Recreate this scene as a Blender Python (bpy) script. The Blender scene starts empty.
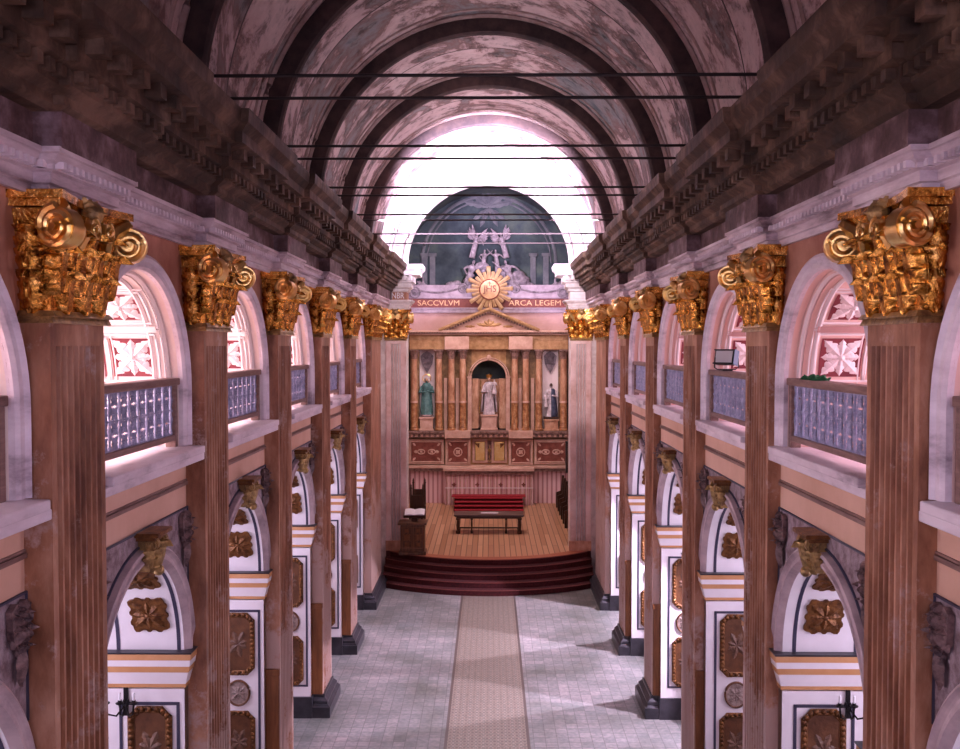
import bpy, bmesh, math, random
from mathutils import Vector, Matrix
random.seed(7)
W = 4.5; FS = 4275.0; EYE = 2.25*W
COL = bpy.context.scene.collection
pi = math.pi
def Y(s): return s*FS
def Z(z): return (z+2.25)*W

# ------------------------------------------------------------------ materials
MATS = {}
def mat(name, c1, c2=None, c3=None, scale=2.0, rough=.6, metal=0., bump=0., stretch=(1,1,1), emit=None, est=0., detail=6, wave=None, lo=.35, hi=.65, spec=.4):
    m = bpy.data.materials.new(name); m.use_nodes = True; nt = m.node_tree; N = nt.nodes; L = nt.links
    b = N['Principled BSDF']; b.inputs['Roughness'].default_value = rough; b.inputs['Metallic'].default_value = metal
    b.inputs['Specular IOR Level'].default_value = spec
    b.inputs['Base Color'].default_value = (*c1, 1)
    tc = N.new('ShaderNodeTexCoord'); mp = N.new('ShaderNodeMapping'); mp.inputs['Scale'].default_value = stretch
    geo = N.new('ShaderNodeNewGeometry')
    L.new(geo.outputs['Position'], mp.inputs['Vector'])
    if c2:
        nz = N.new('ShaderNodeTexNoise'); nz.inputs['Scale'].default_value = scale; nz.inputs['Detail'].default_value = detail
        nz.inputs['Roughness'].default_value = .65
        L.new(mp.outputs[0], nz.inputs['Vector'])
        rp = N.new('ShaderNodeValToRGB'); e = rp.color_ramp.elements
        e[0].position = lo; e[0].color = (*c1, 1); e[1].position = hi; e[1].color = (*c2, 1)
        if c3:
            q = e.new((lo+hi)/2); q.color = (*c3, 1)
        L.new(nz.outputs['Fac'], rp.inputs[0]); L.new(rp.outputs[0], b.inputs['Base Color'])
    if bump:
        n2 = N.new('ShaderNodeTexNoise'); n2.inputs['Scale'].default_value = scale*4; n2.inputs['Detail'].default_value = 5
        L.new(mp.outputs[0], n2.inputs['Vector'])
        bp = N.new('ShaderNodeBump'); bp.inputs['Strength'].default_value = bump; bp.inputs['Distance'].default_value = .03
        L.new(n2.outputs['Fac'], bp.inputs['Height']); L.new(bp.outputs[0], b.inputs['Normal'])
    if emit:
        b.inputs['Emission Color'].default_value = (*emit, 1); b.inputs['Emission Strength'].default_value = est
    MATS[name] = m; return m

mat('pilaster', (.17,.062,.030), (.56,.31,.20), (.37,.165,.09), scale=1.5, rough=.42, bump=.15, stretch=(1.3,1.3,.5), lo=.32, hi=.68)
def wear(name):
    m = MATS[name]; nt = m.node_tree; N = nt.nodes; L = nt.links; b = N['Principled BSDF']
    src = b.inputs['Base Color'].links[0].from_socket
    geo = N.new('ShaderNodeNewGeometry'); sp = N.new('ShaderNodeSeparateXYZ'); L.new(geo.outputs['Position'], sp.inputs[0])
    nz = N.new('ShaderNodeTexNoise'); nz.inputs['Scale'].default_value = .9; nz.inputs['Detail'].default_value = 9; nz.inputs['Roughness'].default_value = .75; L.new(geo.outputs['Position'], nz.inputs['Vector'])
    mr = N.new('ShaderNodeMapRange'); mr.inputs[1].default_value = 5.2; mr.inputs[2].default_value = 3.2; mr.inputs[3].default_value = -.06; mr.inputs[4].default_value = .11; L.new(sp.outputs[2], mr.inputs[0])
    ad = N.new('ShaderNodeMath'); L.new(nz.outputs['Fac'], ad.inputs[0]); L.new(mr.outputs[0], ad.inputs[1])
    rp = N.new('ShaderNodeMapRange'); rp.inputs[1].default_value = .50; rp.inputs[2].default_value = .57; L.new(ad.outputs[0], rp.inputs[0])
    mx = N.new('ShaderNodeMix'); mx.data_type = 'RGBA'; L.new(rp.outputs[0], mx.inputs[0]); L.new(src, mx.inputs[6]); mx.inputs[7].default_value = (.50,.34,.29,1)
    L.new(mx.outputs[2], b.inputs['Base Color'])
wear('pilaster')
mat('pier_pink', (.56,.36,.29), (.84,.66,.62), (.72,.52,.47), scale=1.2, rough=.45, bump=.08, lo=.3, hi=.6)
mat('wall_peach', (.62,.36,.25), (.74,.47,.35), scale=.5, rough=.7, bump=.03)
mat('wall_upper', (.30,.10,.06), (.55,.28,.20), scale=.6, rough=.6, bump=.05)
mat('marble', (.32,.25,.29), (.86,.76,.82), (.70,.60,.66), scale=1.3, rough=.4, bump=.05, stretch=(1,.5,1.6), lo=.3, hi=.62)
mat('marble_dirty', (.14,.09,.10), (.84,.72,.76), (.58,.46,.50), scale=1.5, rough=.5, bump=.1, stretch=(1,.35,2), lo=.3, hi=.64)
mat('frieze', (.05,.025,.022), (.30,.20,.22), (.13,.07,.07), scale=2.2, rough=.7, bump=.3, lo=.32, hi=.68)
mat('cornice_brown', (.028,.015,.010), (.25,.15,.10), (.085,.046,.028), scale=1.3, rough=.7, bump=.5, lo=.33, hi=.68)
mat('cornice_white', (.60,.52,.50), (.86,.80,.78), scale=2.5, rough=.5)
mat('rib', (.035,.022,.024), (.10,.06,.055), scale=1.5, rough=.8, bump=.2)
mat('rib_edge', (.30,.20,.18), (.52,.40,.38), scale=2, rough=.7, bump=.1)
mat('archivolt', (.36,.27,.29), (.66,.52,.53), (.52,.40,.42), scale=1.6, rough=.45, bump=.05)
mat('relief_dark', (.05,.025,.03), (.26,.16,.15), scale=7, rough=.5, bump=.5)
mat('carved_brown', (.09,.04,.025), (.20,.11,.07), scale=6, rough=.45, bump=.3)
mat('ray_gold', (.42,.25,.13), (.60,.40,.24), scale=4, rough=.4, metal=.35)
mat('ret_back', (.12,.06,.025), (.30,.17,.08), scale=3, rough=.5)
mat('frieze_orange', (.34,.14,.08), (.42,.19,.12), scale=3, rough=.6)
mat('white', (.80,.74,.76), (.88,.83,.85), scale=1.2, rough=.35)
mat('white_reveal', (.80,.66,.62), (.87,.76,.73), scale=1.2, rough=.5)
mat('pink_reveal', (.76,.50,.44), (.80,.58,.52), scale=1.2, rough=.5)
mat('ochre', (.52,.24,.09), (.62,.32,.14), scale=2, rough=.5)
mat('ochre_side', (.25,.09,.02), (.42,.17,.05), scale=1.2, rough=.5)
mat('navy', (.045,.04,.075), rough=.5)
mat('maroon', (.16,.02,.035), (.24,.04,.05), scale=4, rough=.6)
mat('bronze', (.085,.03,.01), (.25,.105,.03), scale=9, rough=.4, metal=.45, bump=.3)
mat('bronze_dark', (.09,.035,.015), (.17,.07,.03), scale=5, rough=.45, metal=.2, bump=.2)
mat('medallion', (.18,.12,.10), (.42,.32,.28), scale=9, rough=.5, bump=.4)
mat('gold', (.16,.055,.012), (.92,.52,.14), (.66,.30,.05), scale=7, rough=.27, metal=1., bump=.5, lo=.36, hi=.62)
mat('gold_bright', (.90,.55,.16), (.98,.72,.30), scale=6, rough=.28, metal=1., bump=.1)
mat('gold_dull', (.20,.12,.06), (.55,.36,.14), scale=8, rough=.4, metal=.7, bump=.4)
mat('relief_grey', (.16,.10,.11), (.42,.33,.36), scale=6, rough=.6, bump=.5)
mat('iron', (.20,.22,.36), (.42,.42,.60), scale=7, rough=.5)
mat('rail_wood', (.17,.09,.075), (.30,.18,.15), scale=3, rough=.5, stretch=(4,.5,4))
mat('black_base', (.018,.017,.022), (.05,.045,.055), scale=2, rough=.35)
mat('rod', (.03,.02,.02), rough=.5)
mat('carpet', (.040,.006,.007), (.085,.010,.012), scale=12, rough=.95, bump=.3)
mat('carpet_lit_tread', (.24,.008,.016), (.34,.014,.026), scale=12, rough=.95, bump=.3)
mat('nosing', (.20,.05,.04), rough=.5)
mat('dark_wood', (.025,.010,.006), (.08,.032,.016), scale=3, rough=.4, stretch=(6,6,.6))
mat('ambo_wood', (.05,.016,.006), (.16,.06,.02), scale=3, rough=.4, stretch=(4,4,.6))
mat('panel_wood', (.14,.045,.012), (.24,.09,.03), scale=3, rough=.5, stretch=(4,4,.5))
mat('table_wood', (.045,.022,.02), (.12,.07,.065), scale=3, rough=.35, stretch=(.6,5,5))
mat('paper', (.85,.82,.85), rough=.7)
mat('cloth_white', (.60,.52,.55), rough=.8)
mat('ret_gold', (.30,.15,.06), (.52,.30,.15), scale=3, rough=.45, metal=.25, bump=.15)
mat('ret_marble', (.34,.15,.09), (.62,.37,.26), (.50,.26,.16), scale=3.2, rough=.35, stretch=(1,1,.5))
mat('ret_marble_low', (.20,.07,.03), (.52,.27,.13), (.34,.14,.06), scale=5, rough=.35)
mat('ret_pink', (.48,.27,.21), (.66,.42,.35), scale=2, rough=.5)
mat('ret_dark', (.10,.045,.035), (.30,.17,.15), scale=7, rough=.5, bump=.5)
mat('ret_maroon', (.14,.03,.02), (.25,.07,.05), scale=4, rough=.5)
mat('niche_white', (.80,.66,.68), rough=.6)
mat('niche_dark', (.03,.016,.014), (.07,.035,.03), scale=2, rough=.8)
mat('statue_teal', (.05,.13,.14), (.12,.24,.24), scale=5, rough=.5)
mat('statue_pale', (.40,.32,.36), (.72,.62,.68), scale=5, rough=.5)
mat('statue_blue', (.02,.03,.07), (.08,.09,.15), scale=5, rough=.5)
mat('skin', (.55,.32,.22), rough=.5)
mat('hair', (.06,.03,.02), rough=.6)
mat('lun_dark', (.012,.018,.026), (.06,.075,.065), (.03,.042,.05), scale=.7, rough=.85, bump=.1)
mat('lun_band', (.06,.06,.075), (.12,.115,.13), scale=1.5, rough=.8)
mat('relief_purple', (.08,.06,.075), (.27,.21,.25), scale=4, rough=.7, bump=.4)
mat('lav_band', (.22,.16,.20), (.38,.29,.35), scale=2, rough=.6)
mat('pink_plain', (.42,.24,.22), (.52,.32,.30), scale=1, rough=.6)
mat('inscription', (.13,.025,.02), (.19,.045,.035), scale=3, rough=.6)
mat('letter_gold', (.55,.30,.16), rough=.4, metal=.3)
mat('sanct_wall', (.30,.14,.09), (.45,.25,.18), scale=.7, rough=.7)
mat('green_cloth', (.02,.12,.05), (.05,.22,.09), scale=12, rough=.8)
mat('black_plastic', (.012,.013,.016), rough=.4)
mat('blue_side', (.10,.16,.24), rough=.35)
mat('lens', (.55,.58,.60), rough=.12)
mat('wrought', (.015,.012,.014), rough=.45, metal=.5)
mat('leaf_white', (.82,.74,.74), rough=.55)

def stripes_mat(name, ca, cb, period, axis=0, rough=.6, width=.5):
    m = bpy.data.materials.new(name); m.use_nodes = True; nt = m.node_tree; N = nt.nodes; L = nt.links
    b = N['Principled BSDF']; b.inputs['Roughness'].default_value = rough
    geo = N.new('ShaderNodeNewGeometry'); sp = N.new('ShaderNodeSeparateXYZ'); L.new(geo.outputs['Position'], sp.inputs[0])
    mu = N.new('ShaderNodeMath'); mu.operation = 'DIVIDE'; mu.inputs[1].default_value = period; L.new(sp.outputs[axis], mu.inputs[0])
    fr = N.new('ShaderNodeMath'); fr.operation = 'FRACT'; L.new(mu.outputs[0], fr.inputs[0])
    gt = N.new('ShaderNodeMath'); gt.operation = 'GREATER_THAN'; gt.inputs[1].default_value = width; L.new(fr.outputs[0], gt.inputs[0])
    mx = N.new('ShaderNodeMix'); mx.data_type = 'RGBA'; mx.inputs[6].default_value = (*ca,1); mx.inputs[7].default_value = (*cb,1)
    L.new(gt.outputs[0], mx.inputs[0]); L.new(mx.outputs[2], b.inputs['Base Color']); MATS[name] = m; return m
stripes_mat('altar_cloth', (.80,.54,.56), (.48,.22,.24), .26, width=.62)

def floor_mat():
    m = bpy.data.materials.new('floor_tiles'); m.use_nodes = True; nt = m.node_tree; N = nt.nodes; L = nt.links
    b = N['Principled BSDF']; b.inputs['Roughness'].default_value = .32; b.inputs['Specular IOR Level'].default_value = .45
    geo = N.new('ShaderNodeNewGeometry'); P = geo.outputs['Position']
    def noise(sc, det=4, st=None):
        n = N.new('ShaderNodeTexNoise'); n.inputs['Scale'].default_value = sc; n.inputs['Detail'].default_value = det
        L.new(P, n.inputs['Vector']); return n.outputs['Fac']
    def ramp(fac, stops):
        r = N.new('ShaderNodeValToRGB'); e = r.color_ramp.elements
        e[0].position, e[0].color = stops[0][0], (*stops[0][1],1); e[1].position, e[1].color = stops[-1][0], (*stops[-1][1],1)
        for p, c in stops[1:-1]: q = e.new(p); q.color = (*c,1)
        L.new(fac, r.inputs[0]); return r.outputs[0]
    def mix(f, a, c, t='MIX'):
        x = N.new('ShaderNodeMix'); x.data_type = 'RGBA'; x.blend_type = t
        for s, v in ((0,f),(6,a),(7,c)):
            if isinstance(v, (int,float)): x.inputs[s].default_value = v
            elif isinstance(v, tuple): x.inputs[s].default_value = (*v,1)
            else: L.new(v, x.inputs[s])
        return x.outputs[2]
    br = N.new('ShaderNodeTexBrick'); br.offset = 0; br.inputs['Scale'].default_value = 1
    br.inputs['Brick Width'].default_value = .3; br.inputs['Row Height'].default_value = .3; br.inputs['Mortar Size'].default_value = .012
    br.inputs['Color1'].default_value = (.225,.245,.24,1); br.inputs['Color2'].default_value = (.33,.325,.325,1); br.inputs['Mortar'].default_value = (.18,.19,.185,1)
    L.new(P, br.inputs['Vector'])
    worn = ramp(noise(.42,7), [(.33,(.55,.56,.52)),(.52,(.95,.93,.95)),(.68,(1.35,1.25,1.30))])
    speck = ramp(noise(9,3), [(.35,(.75,.78,.76)),(.65,(1.1,1.05,1.0))])
    side = mix(1., mix(1., br.outputs['Color'], worn, 'MULTIPLY'), speck, 'MULTIPLY')
    # runner pattern of ochre rings
    vo = N.new('ShaderNodeTexVoronoi'); vo.inputs['Scale'].default_value = 5.2; vo.inputs['Randomness'].default_value = .0; L.new(P, vo.inputs['Vector'])
    run = ramp(vo.outputs['Distance'], [(.12,(.13,.10,.085)),(.3,(.36,.31,.26)),(.42,(.14,.12,.105)),(.6,(.33,.30,.26))])
    run = mix(1., run, speck, 'MULTIPLY')
    sp = N.new('ShaderNodeSeparateXYZ'); L.new(P, sp.inputs[0])
    ab = N.new('ShaderNodeMath'); ab.operation = 'ABSOLUTE'; L.new(sp.outputs[0], ab.inputs[0])
    lt = N.new('ShaderNodeMath'); lt.operation = 'LESS_THAN'; lt.inputs[1].default_value = .23*W; L.new(ab.outputs[0], lt.inputs[0])
    cmp_ = N.new('ShaderNodeMath'); cmp_.operation = 'COMPARE'; cmp_.inputs[1].default_value = .235*W; cmp_.inputs[2].default_value = .04; L.new(ab.outputs[0], cmp_.inputs[0])
    col = mix(lt.outputs[0], side, run); col = mix(cmp_.outputs[0], col, (.10,.08,.07))
    L.new(col, b.inputs['Base Color']); MATS['floor'] = m
floor_mat()
def plank_mat():
    m = bpy.data.materials.new('planks'); m.use_nodes = True; nt = m.node_tree; N = nt.nodes; L = nt.links
    b = N['Principled BSDF']; b.inputs['Roughness'].default_value = .35
    geo = N.new('ShaderNodeNewGeometry'); mp = N.new('ShaderNodeMapping'); mp.inputs['Rotation'].default_value = (0,0,pi/2); L.new(geo.outputs['Position'], mp.inputs[0])
    br = N.new('ShaderNodeTexBrick'); br.inputs['Scale'].default_value = 1; br.inputs['Brick Width'].default_value = 5; br.inputs['Row Height'].default_value = .24
    br.inputs['Mortar Size'].default_value = .018; br.inputs['Color1'].default_value = (.42,.20,.10,1); br.inputs['Color2'].default_value = (.62,.35,.20,1); br.inputs['Mortar'].default_value = (.16,.06,.03,1)
    L.new(mp.outputs[0], br.inputs['Vector']); L.new(br.outputs['Color'], b.inputs['Base Color']); MATS['planks'] = m
plank_mat()
def fresco_mat():
    m = bpy.data.materials.new('fresco'); m.use_nodes = True; nt = m.node_tree; N = nt.nodes; L = nt.links
    b = N['Principled BSDF']; b.inputs['Roughness'].default_value = .8
    geo = N.new('ShaderNodeNewGeometry')
    def noise(sc, det=8, dist=0):
        n = N.new('ShaderNodeTexNoise'); n.inputs['Scale'].default_value = sc; n.inputs['Detail'].default_value = det
        n.inputs['Roughness'].default_value = .7; n.inputs['Distortion'].default_value = dist
        L.new(geo.outputs['Position'], n.inputs['Vector']); return n.outputs['Fac']
    def ramp(f, stops, interp='LINEAR'):
        r = N.new('ShaderNodeValToRGB'); r.color_ramp.interpolation = interp; e = r.color_ramp.elements
        e[0].position, e[0].color = stops[0][0], (*stops[0][1],1); e[1].position, e[1].color = stops[-1][0], (*stops[-1][1],1)
        for p, c in stops[1:-1]: q = e.new(p); q.color = (*c,1)
        L.new(f, r.inputs[0]); return r.outputs[0]
    A = ramp(noise(.42,10,.6), [(.30,(.10,.14,.16)),(.39,(.28,.28,.29)),(.47,(.22,.13,.12)),(.52,(.62,.48,.48)),(.60,(.70,.58,.58)),(.74,(.24,.19,.19))])
    B = ramp(noise(1.7,9,.3), [(.38,(.13,.09,.08)),(.47,(.80,.76,.76)),(.7,(1.05,1.0,1.0))])
    x = N.new('ShaderNodeMix'); x.data_type = 'RGBA'; x.blend_type = 'MULTIPLY'; x.inputs[0].default_value = .8
    L.new(A, x.inputs[6]); L.new(B, x.inputs[7]); L.new(x.outputs[2], b.inputs['Base Color']); MATS['fresco'] = m
fresco_mat()

# ------------------------------------------------------------------ mesh builder
class MB:
    def __init__(s): s.v = []; s.f = []
    def add(s, vs, fs):
        o = len(s.v); s.v += [tuple(v) for v in vs]; s.f += [tuple(i+o for i in f) for f in fs]; return s
    def box(s, x0, x1, y0, y1, z0, z1, taper=0):
        t = taper
        v = [(x0,y0,z0),(x1,y0,z0),(x1,y1,z0),(x0,y1,z0),(x0+t,y0+t,z1),(x1-t,y0+t,z1),(x1-t,y1-t,z1),(x0+t,y1-t,z1)]
        return s.add(v, [(0,3,2,1),(4,5,6,7),(0,1,5,4),(1,2,6,5),(2,3,7,6),(3,0,4,7)])
    def tube(s, pts, r, n=8, caps=True, closed=False):
        pts = [Vector(p) for p in pts]; m = len(pts); rs = r if isinstance(r, (list,tuple)) else [r]*m
        vs = []; fs = []
        up = Vector((0,0,1))
        for i, p in enumerate(pts):
            a = pts[(i-1)%m] if (closed or i) else p; c = pts[(i+1)%m] if (closed or i < m-1) else p
            d = (c-a).normalized() if (c-a).length > 1e-9 else Vector((0,0,1))
            q = up if abs(d.dot(up)) < .95 else Vector((1,0,0))
            u = d.cross(q).normalized(); w = d.cross(u).normalized()
            for k in range(n):
                t = 2*pi*k/n; vs.append(p + rs[i]*(math.cos(t)*u + math.sin(t)*w))
        for i in range(m if closed else m-1):
            for k in range(n):
                fs.append((i*n+k, i*n+(k+1)%n, ((i+1)%m)*n+(k+1)%n, ((i+1)%m)*n+k))
        if caps and not closed: fs += [tuple(range(n)), tuple(range((m-1)*n, m*n))]
        return s.add(vs, fs)
    def lathe(s, c, prof, n=20, sx=1, sy=1):
        vs = []; fs = []; m = len(prof)
        for r, z in prof:
            for k in range(n):
                t = 2*pi*k/n; vs.append((c[0]+r*math.cos(t)*sx, c[1]+r*math.sin(t)*sy, c[2]+z))
        for i in range(m-1):
            for k in range(n): fs.append((i*n+k, i*n+(k+1)%n, (i+1)*n+(k+1)%n, (i+1)*n+k))
        fs += [tuple(range(n)), tuple(range((m-1)*n, m*n))]
        return s.add(vs, fs)
    def ball(s, c, r, n=10, sc=(1,1,1)):
        prof = [(max(.001,math.sin(pi*i/6)), -math.cos(pi*i/6)) for i in range(7)]
        vs = []; fs = []
        for a, z in prof:
            for k in range(n):
                t = 2*pi*k/n; vs.append((c[0]+r*sc[0]*a*math.cos(t), c[1]+r*sc[1]*a*math.sin(t), c[2]+r*sc[2]*z))
        for i in range(6):
            for k in range(n): fs.append((i*n+k, i*n+(k+1)%n, (i+1)*n+(k+1)%n, (i+1)*n+k))
        return s.add(vs, fs)
    def prism(s, poly, fn0, fn1):
        "poly of (u,v); fn map u,v to 3D for both faces"
        n = len(poly); vs = [fn0(*p) for p in poly]+[fn1(*p) for p in poly]
        fs = [tuple(range(n)), tuple(range(n, 2*n))]+[(i,(i+1)%n,n+(i+1)%n,n+i) for i in range(n)]
        return s.add(vs, fs)
    def grid(s, fn, us, vs_):
        nu = len(us); nv = len(vs_)
        v = [fn(u, w) for u in us for w in vs_]
        return s.add(v, [(i*nv+j, i*nv+j+1, (i+1)*nv+j+1, (i+1)*nv+j) for i in range(nu-1) for j in range(nv-1)])
    def build(s, name, m, parent=None, sd=1, org=(0,0,0), smooth=None, bevel=0, recalc=True):
        me = bpy.data.meshes.new(name)
        me.from_pydata([(sd*x-org[0], y-org[1], z-org[2]) for x, y, z in s.v], [], s.f)
        if recalc:
            bm = bmesh.new(); bm.from_mesh(me); bmesh.ops.recalc_face_normals(bm, faces=bm.faces); bm.to_mesh(me); bm.free()
        me.materials.append(MATS[m])
        if smooth is not None:
            me.shade_smooth(); me.set_sharp_from_angle(angle=math.radians(smooth))
        o = bpy.data.objects.new(name, me); COL.objects.link(o)
        if parent: o.parent = parent
        else: o.location = org
        if bevel:
            b = o.modifiers.new('bevel', 'BEVEL'); b.width = bevel; b.segments = 2; b.limit_method = 'ANGLE'
        return o

def tag(o, label=None, cat=None, group=None, kind=None):
    if label: o['label'] = label
    if cat: o['category'] = cat
    if group: o['group'] = group
    if kind: o['kind'] = kind
    return o
def thing(name, loc, label, cat, group=None):
    o = bpy.data.objects.new(name, None); COL.objects.link(o); o.location = loc; o.empty_display_size = .3
    return tag(o, label, cat, group)
def struct(o): o['kind'] = 'structure'; return o
def copy_tree(o, parent=None):
    c = o.copy(); COL.objects.link(c); c.parent = parent
    for ch in list(o.children): copy_tree(ch, c)
    return c
def span(a, b, n): return [a+(b-a)*i/n for i in range(n+1)]

def offset_path(path, d):
    out = []; n = len(path)
    for i in range(n):
        ns = []
        for a, b in ((i-1,i),(i,i+1)):
            if a < 0 or b >= n: continue
            dx, dy = path[b][0]-path[a][0], path[b][1]-path[a][1]; l = math.hypot(dx,dy); ns.append((-dy/l, dx/l))
        if len(ns) == 1: nx, ny = ns[0]; k = 1
        else:
            nx, ny = ns[0][0]+ns[1][0], ns[0][1]+ns[1][1]; l = math.hypot(nx,ny) or 1; nx/=l; ny/=l
            k = 1/max(.3, nx*ns[0][0]+ny*ns[0][1])
        out.append((path[i][0]+nx*d*k, path[i][1]+ny*d*k))
    return out
def sweep(mb, path, prof, i0=0, i1=None):
    "path plan points, prof (offset, z)"
    rows = [[(x,y,z) for x,y in offset_path(path, d)] for d, z in prof]
    i1 = len(path)-1 if i1 is None else i1
    for a in range(len(prof)-1):
        for i in range(i0, i1):
            mb.add([rows[a][i], rows[a][i+1], rows[a+1][i+1], rows[a+1][i]], [(0,1,2,3)])
    for e in (i0, i1):
        mb.add([rows[a][e] for a in range(len(prof))], [tuple(range(len(prof)))])
    return mb

def arch_path(R, zc, zb, n=28, half=False):
    "(y,z) from far jamb bottom over crown to near jamb bottom. far = +y"
    p = [(R, zb)]
    for i in range(n+1):
        a = pi*i/n; p.append((R*math.cos(a), zc+R*math.sin(a)))
    p.append((-R, zb)); return p
def arch_sweep(mb, prof, zc, zb, n=32):
    "prof: list (x, R)"
    rows = [[(x,y,z) for y,z in arch_path(R, zc, zb, n)] for x, R in prof]
    for a in range(len(prof)-1):
        m = len(rows[a])
        mb.add(rows[a]+rows[a+1], [(i,i+1,m+i+1,m+i) for i in range(m-1)])
    return mb

def leaf_flat(mb, fn, cx, cy, ang, length, width, h=.02, teeth=3):
    "serrated raised leaf; fn(u,v,h)->3D"
    ca, sa = math.cos(ang), math.sin(ang); n = teeth*4; L_=[]; R_=[]; M_=[]
    for i in range(n+1):
        t = i/n; w = width*.5*math.sin(pi*min(1,t*.92+.06))**.7*(1-.32*(i%4==3)-.12*(i%4==2)) if i < n else 0
        hh = h*(.4+.6*math.sin(pi*min(1,t+.1)))
        for arr, k, q in ((L_,w,.15),(R_,-w,.15),(M_,0,1)):
            u = t*length; arr.append(fn(cx+u*ca-k*sa, cy+u*sa+k*ca, hh*q if q<1 else hh))
    m = n+1
    mb.add(L_+M_+R_, [(i,i+1,m+i+1,m+i) for i in range(n)]+[(m+i,m+i+1,2*m+i+1,2*m+i) for i in range(n)])
def rosette(mb, fn, cx, cy, r, h=.03, corner=1.35):
    for k in range(8):
        diag = k % 2
        leaf_flat(mb, fn, cx, cy, k*pi/4, r*(corner if diag else .96), r*(.74 if diag else .60), h, 4)
    vs = [fn(cx+r*.17*math.cos(a), cy+r*.17*math.sin(a), h*1.2) for a in [2*pi*i/12 for i in range(12)]]+[fn(cx,cy,h*1.9)]
    mb.add(vs, [(i,(i+1)%12,12) for i in range(12)])

def acanthus(mb, base, out, tan, H, wd, curl, bulge=.06):
    "lobed leaf standing on base, tip curling outward; out,tan unit 2D vectors"
    ox, oy = out; tx, ty = tan; nv = 21; nu = [-1,-.6,-.25,0,.25,.6,1]
    def fn(t, u):
        ph = (t*4.2) % 1.0; lob = 1-abs(2*ph-.8) ; lob = max(0,min(1,lob)); env = (.55+.62*math.sin(pi*min(1,t*1.05)**.8))*(1 if t<.8 else max(.15,1-(t-.8)*3.2))
        w = wd*.5*env*(1-.42*(1-lob)*abs(u)**2)
        o = bulge*math.sin(t*2.0)+.02; zz = H*.86*t/.72 if t < .72 else H*(.86+.14*math.sin((t-.72)/.28*pi*.75))-H*.16*max(0,(t-.86)/.14)
        if t > .55: o += curl*((t-.55)/.45)**1.8
        o += -wd*.30*abs(u)**2*(1-.5*lob) + wd*.07*(abs(u)==.25) 
        return (base[0]+ox*o+tx*u*w, base[1]+oy*o+ty*u*w, base[2]+zz + wd*.16*abs(u)*(lob-.5))
    mb.grid(fn, [i/(nv-1) for i in range(nv)], nu)
    mb.grid(lambda t,u: tuple(a-b for a,b in zip(fn(t,u),(ox*.025,oy*.025,0))), [i/(nv-1) for i in range(nv)], nu)

def volute(mb, c, ax, up, R, th, turns=2.4, flip=1):
    "scroll with axis ax (unit Vector)"
    ax = Vector(ax).normalized(); c = Vector(c); u = Vector(up); w = ax.cross(u).normalized()*flip
    n = int(turns*16); pts=[]; rs=[]
    for i in range(n+1):
        t = i/n; a = t*turns*2*pi; r = R*(1-.86*t)
        pts.append(c + r*(math.cos(a)*u + math.sin(a)*w) + ax*th*.35*t); rs.append(th*.5*(1-.55*t))
    for sgn in (1,-1):
        P = [c + (p-c) - ax*((p-c).dot(ax)) + ax*sgn*(th*.55+abs((p-c).dot(ax))*.6) for p in pts]
        mb.tube(P, [r*.5 for r in rs], 6)
    # drum body
    k = 20
    for rr, a0, a1 in ((R*.93,-th*.5,th*.5),(R*.18,-th*.95,th*.95)):
        ring = [[c+ax*z+rr*(math.cos(2*pi*j/k)*u+math.sin(2*pi*j/k)*w) for j in range(k)] for z in (a0,a1)]
        mb.add(ring[0]+ring[1], [tuple(range(k)), tuple(range(k,2*k))]+[(j,(j+1)%k,k+(j+1)%k,k+j) for j in range(k)])

def mesh_text(txt, size, extr):
    cu = bpy.data.curves.new('t','FONT'); cu.body = txt; cu.size = size; cu.extrude = extr; cu.align_x = 'CENTER'; cu.align_y = 'CENTER'
    o = bpy.data.objects.new('t', cu); COL.objects.link(o); bpy.context.view_layer.update()
    me = bpy.data.meshes.new_from_object(o.evaluated_get(bpy.context.evaluated_depsgraph_get()))
    bpy.data.objects.remove(o); return me
def lettering(name, txt, w, h, loc, m, parent=None, extr=.02):
    me = mesh_text(txt, 1, .5); xs = [v.co.x for v in me.vertices]; ys = [v.co.y for v in me.vertices]
    sx = w/(max(xs)-min(xs)); sy = h/(max(ys)-min(ys)); mx = (max(xs)+min(xs))/2; my = (max(ys)+min(ys))/2
    for v in me.vertices: v.co = ((v.co.x-mx)*sx, -v.co.z*extr*-2, (v.co.y-my)*sy)
    me.materials.clear(); me.materials.append(MATS[m]); me.name = name
    o = bpy.data.objects.new(name, me); COL.objects.link(o); o.parent = parent; o.location = loc; return o

# ------------------------------------------------------------------ layout numbers
DS = .00124; FAR = [.00262+DS*(k-1) for k in range(0,6)]  # P0..P5 far edges
PW = .00032*FS; DB = DS*FS
PC = [Y(f)-PW/2 for f in FAR]            # pilaster centres P0..P5
P6N = Y(.0085); P6F = Y(.00928); YP = Y(.0097)
BC = [Y(f)+.00046*FS for f in FAR]       # bay centres 0..5 (bay k lies between Pk and Pk+1)
XW = 1.045*W; XF = 1.0*W; XP = .793*W
def setside(sd):
    global XW
    XW = (1.068 if sd < 0 else 1.045)*W
YS = -3.0                                # start of walls
SIDE = {-1:'left', 1:'right'}
ORD = ['nearest','second nearest','third nearest','fourth nearest','fifth nearest','farthest']

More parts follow.
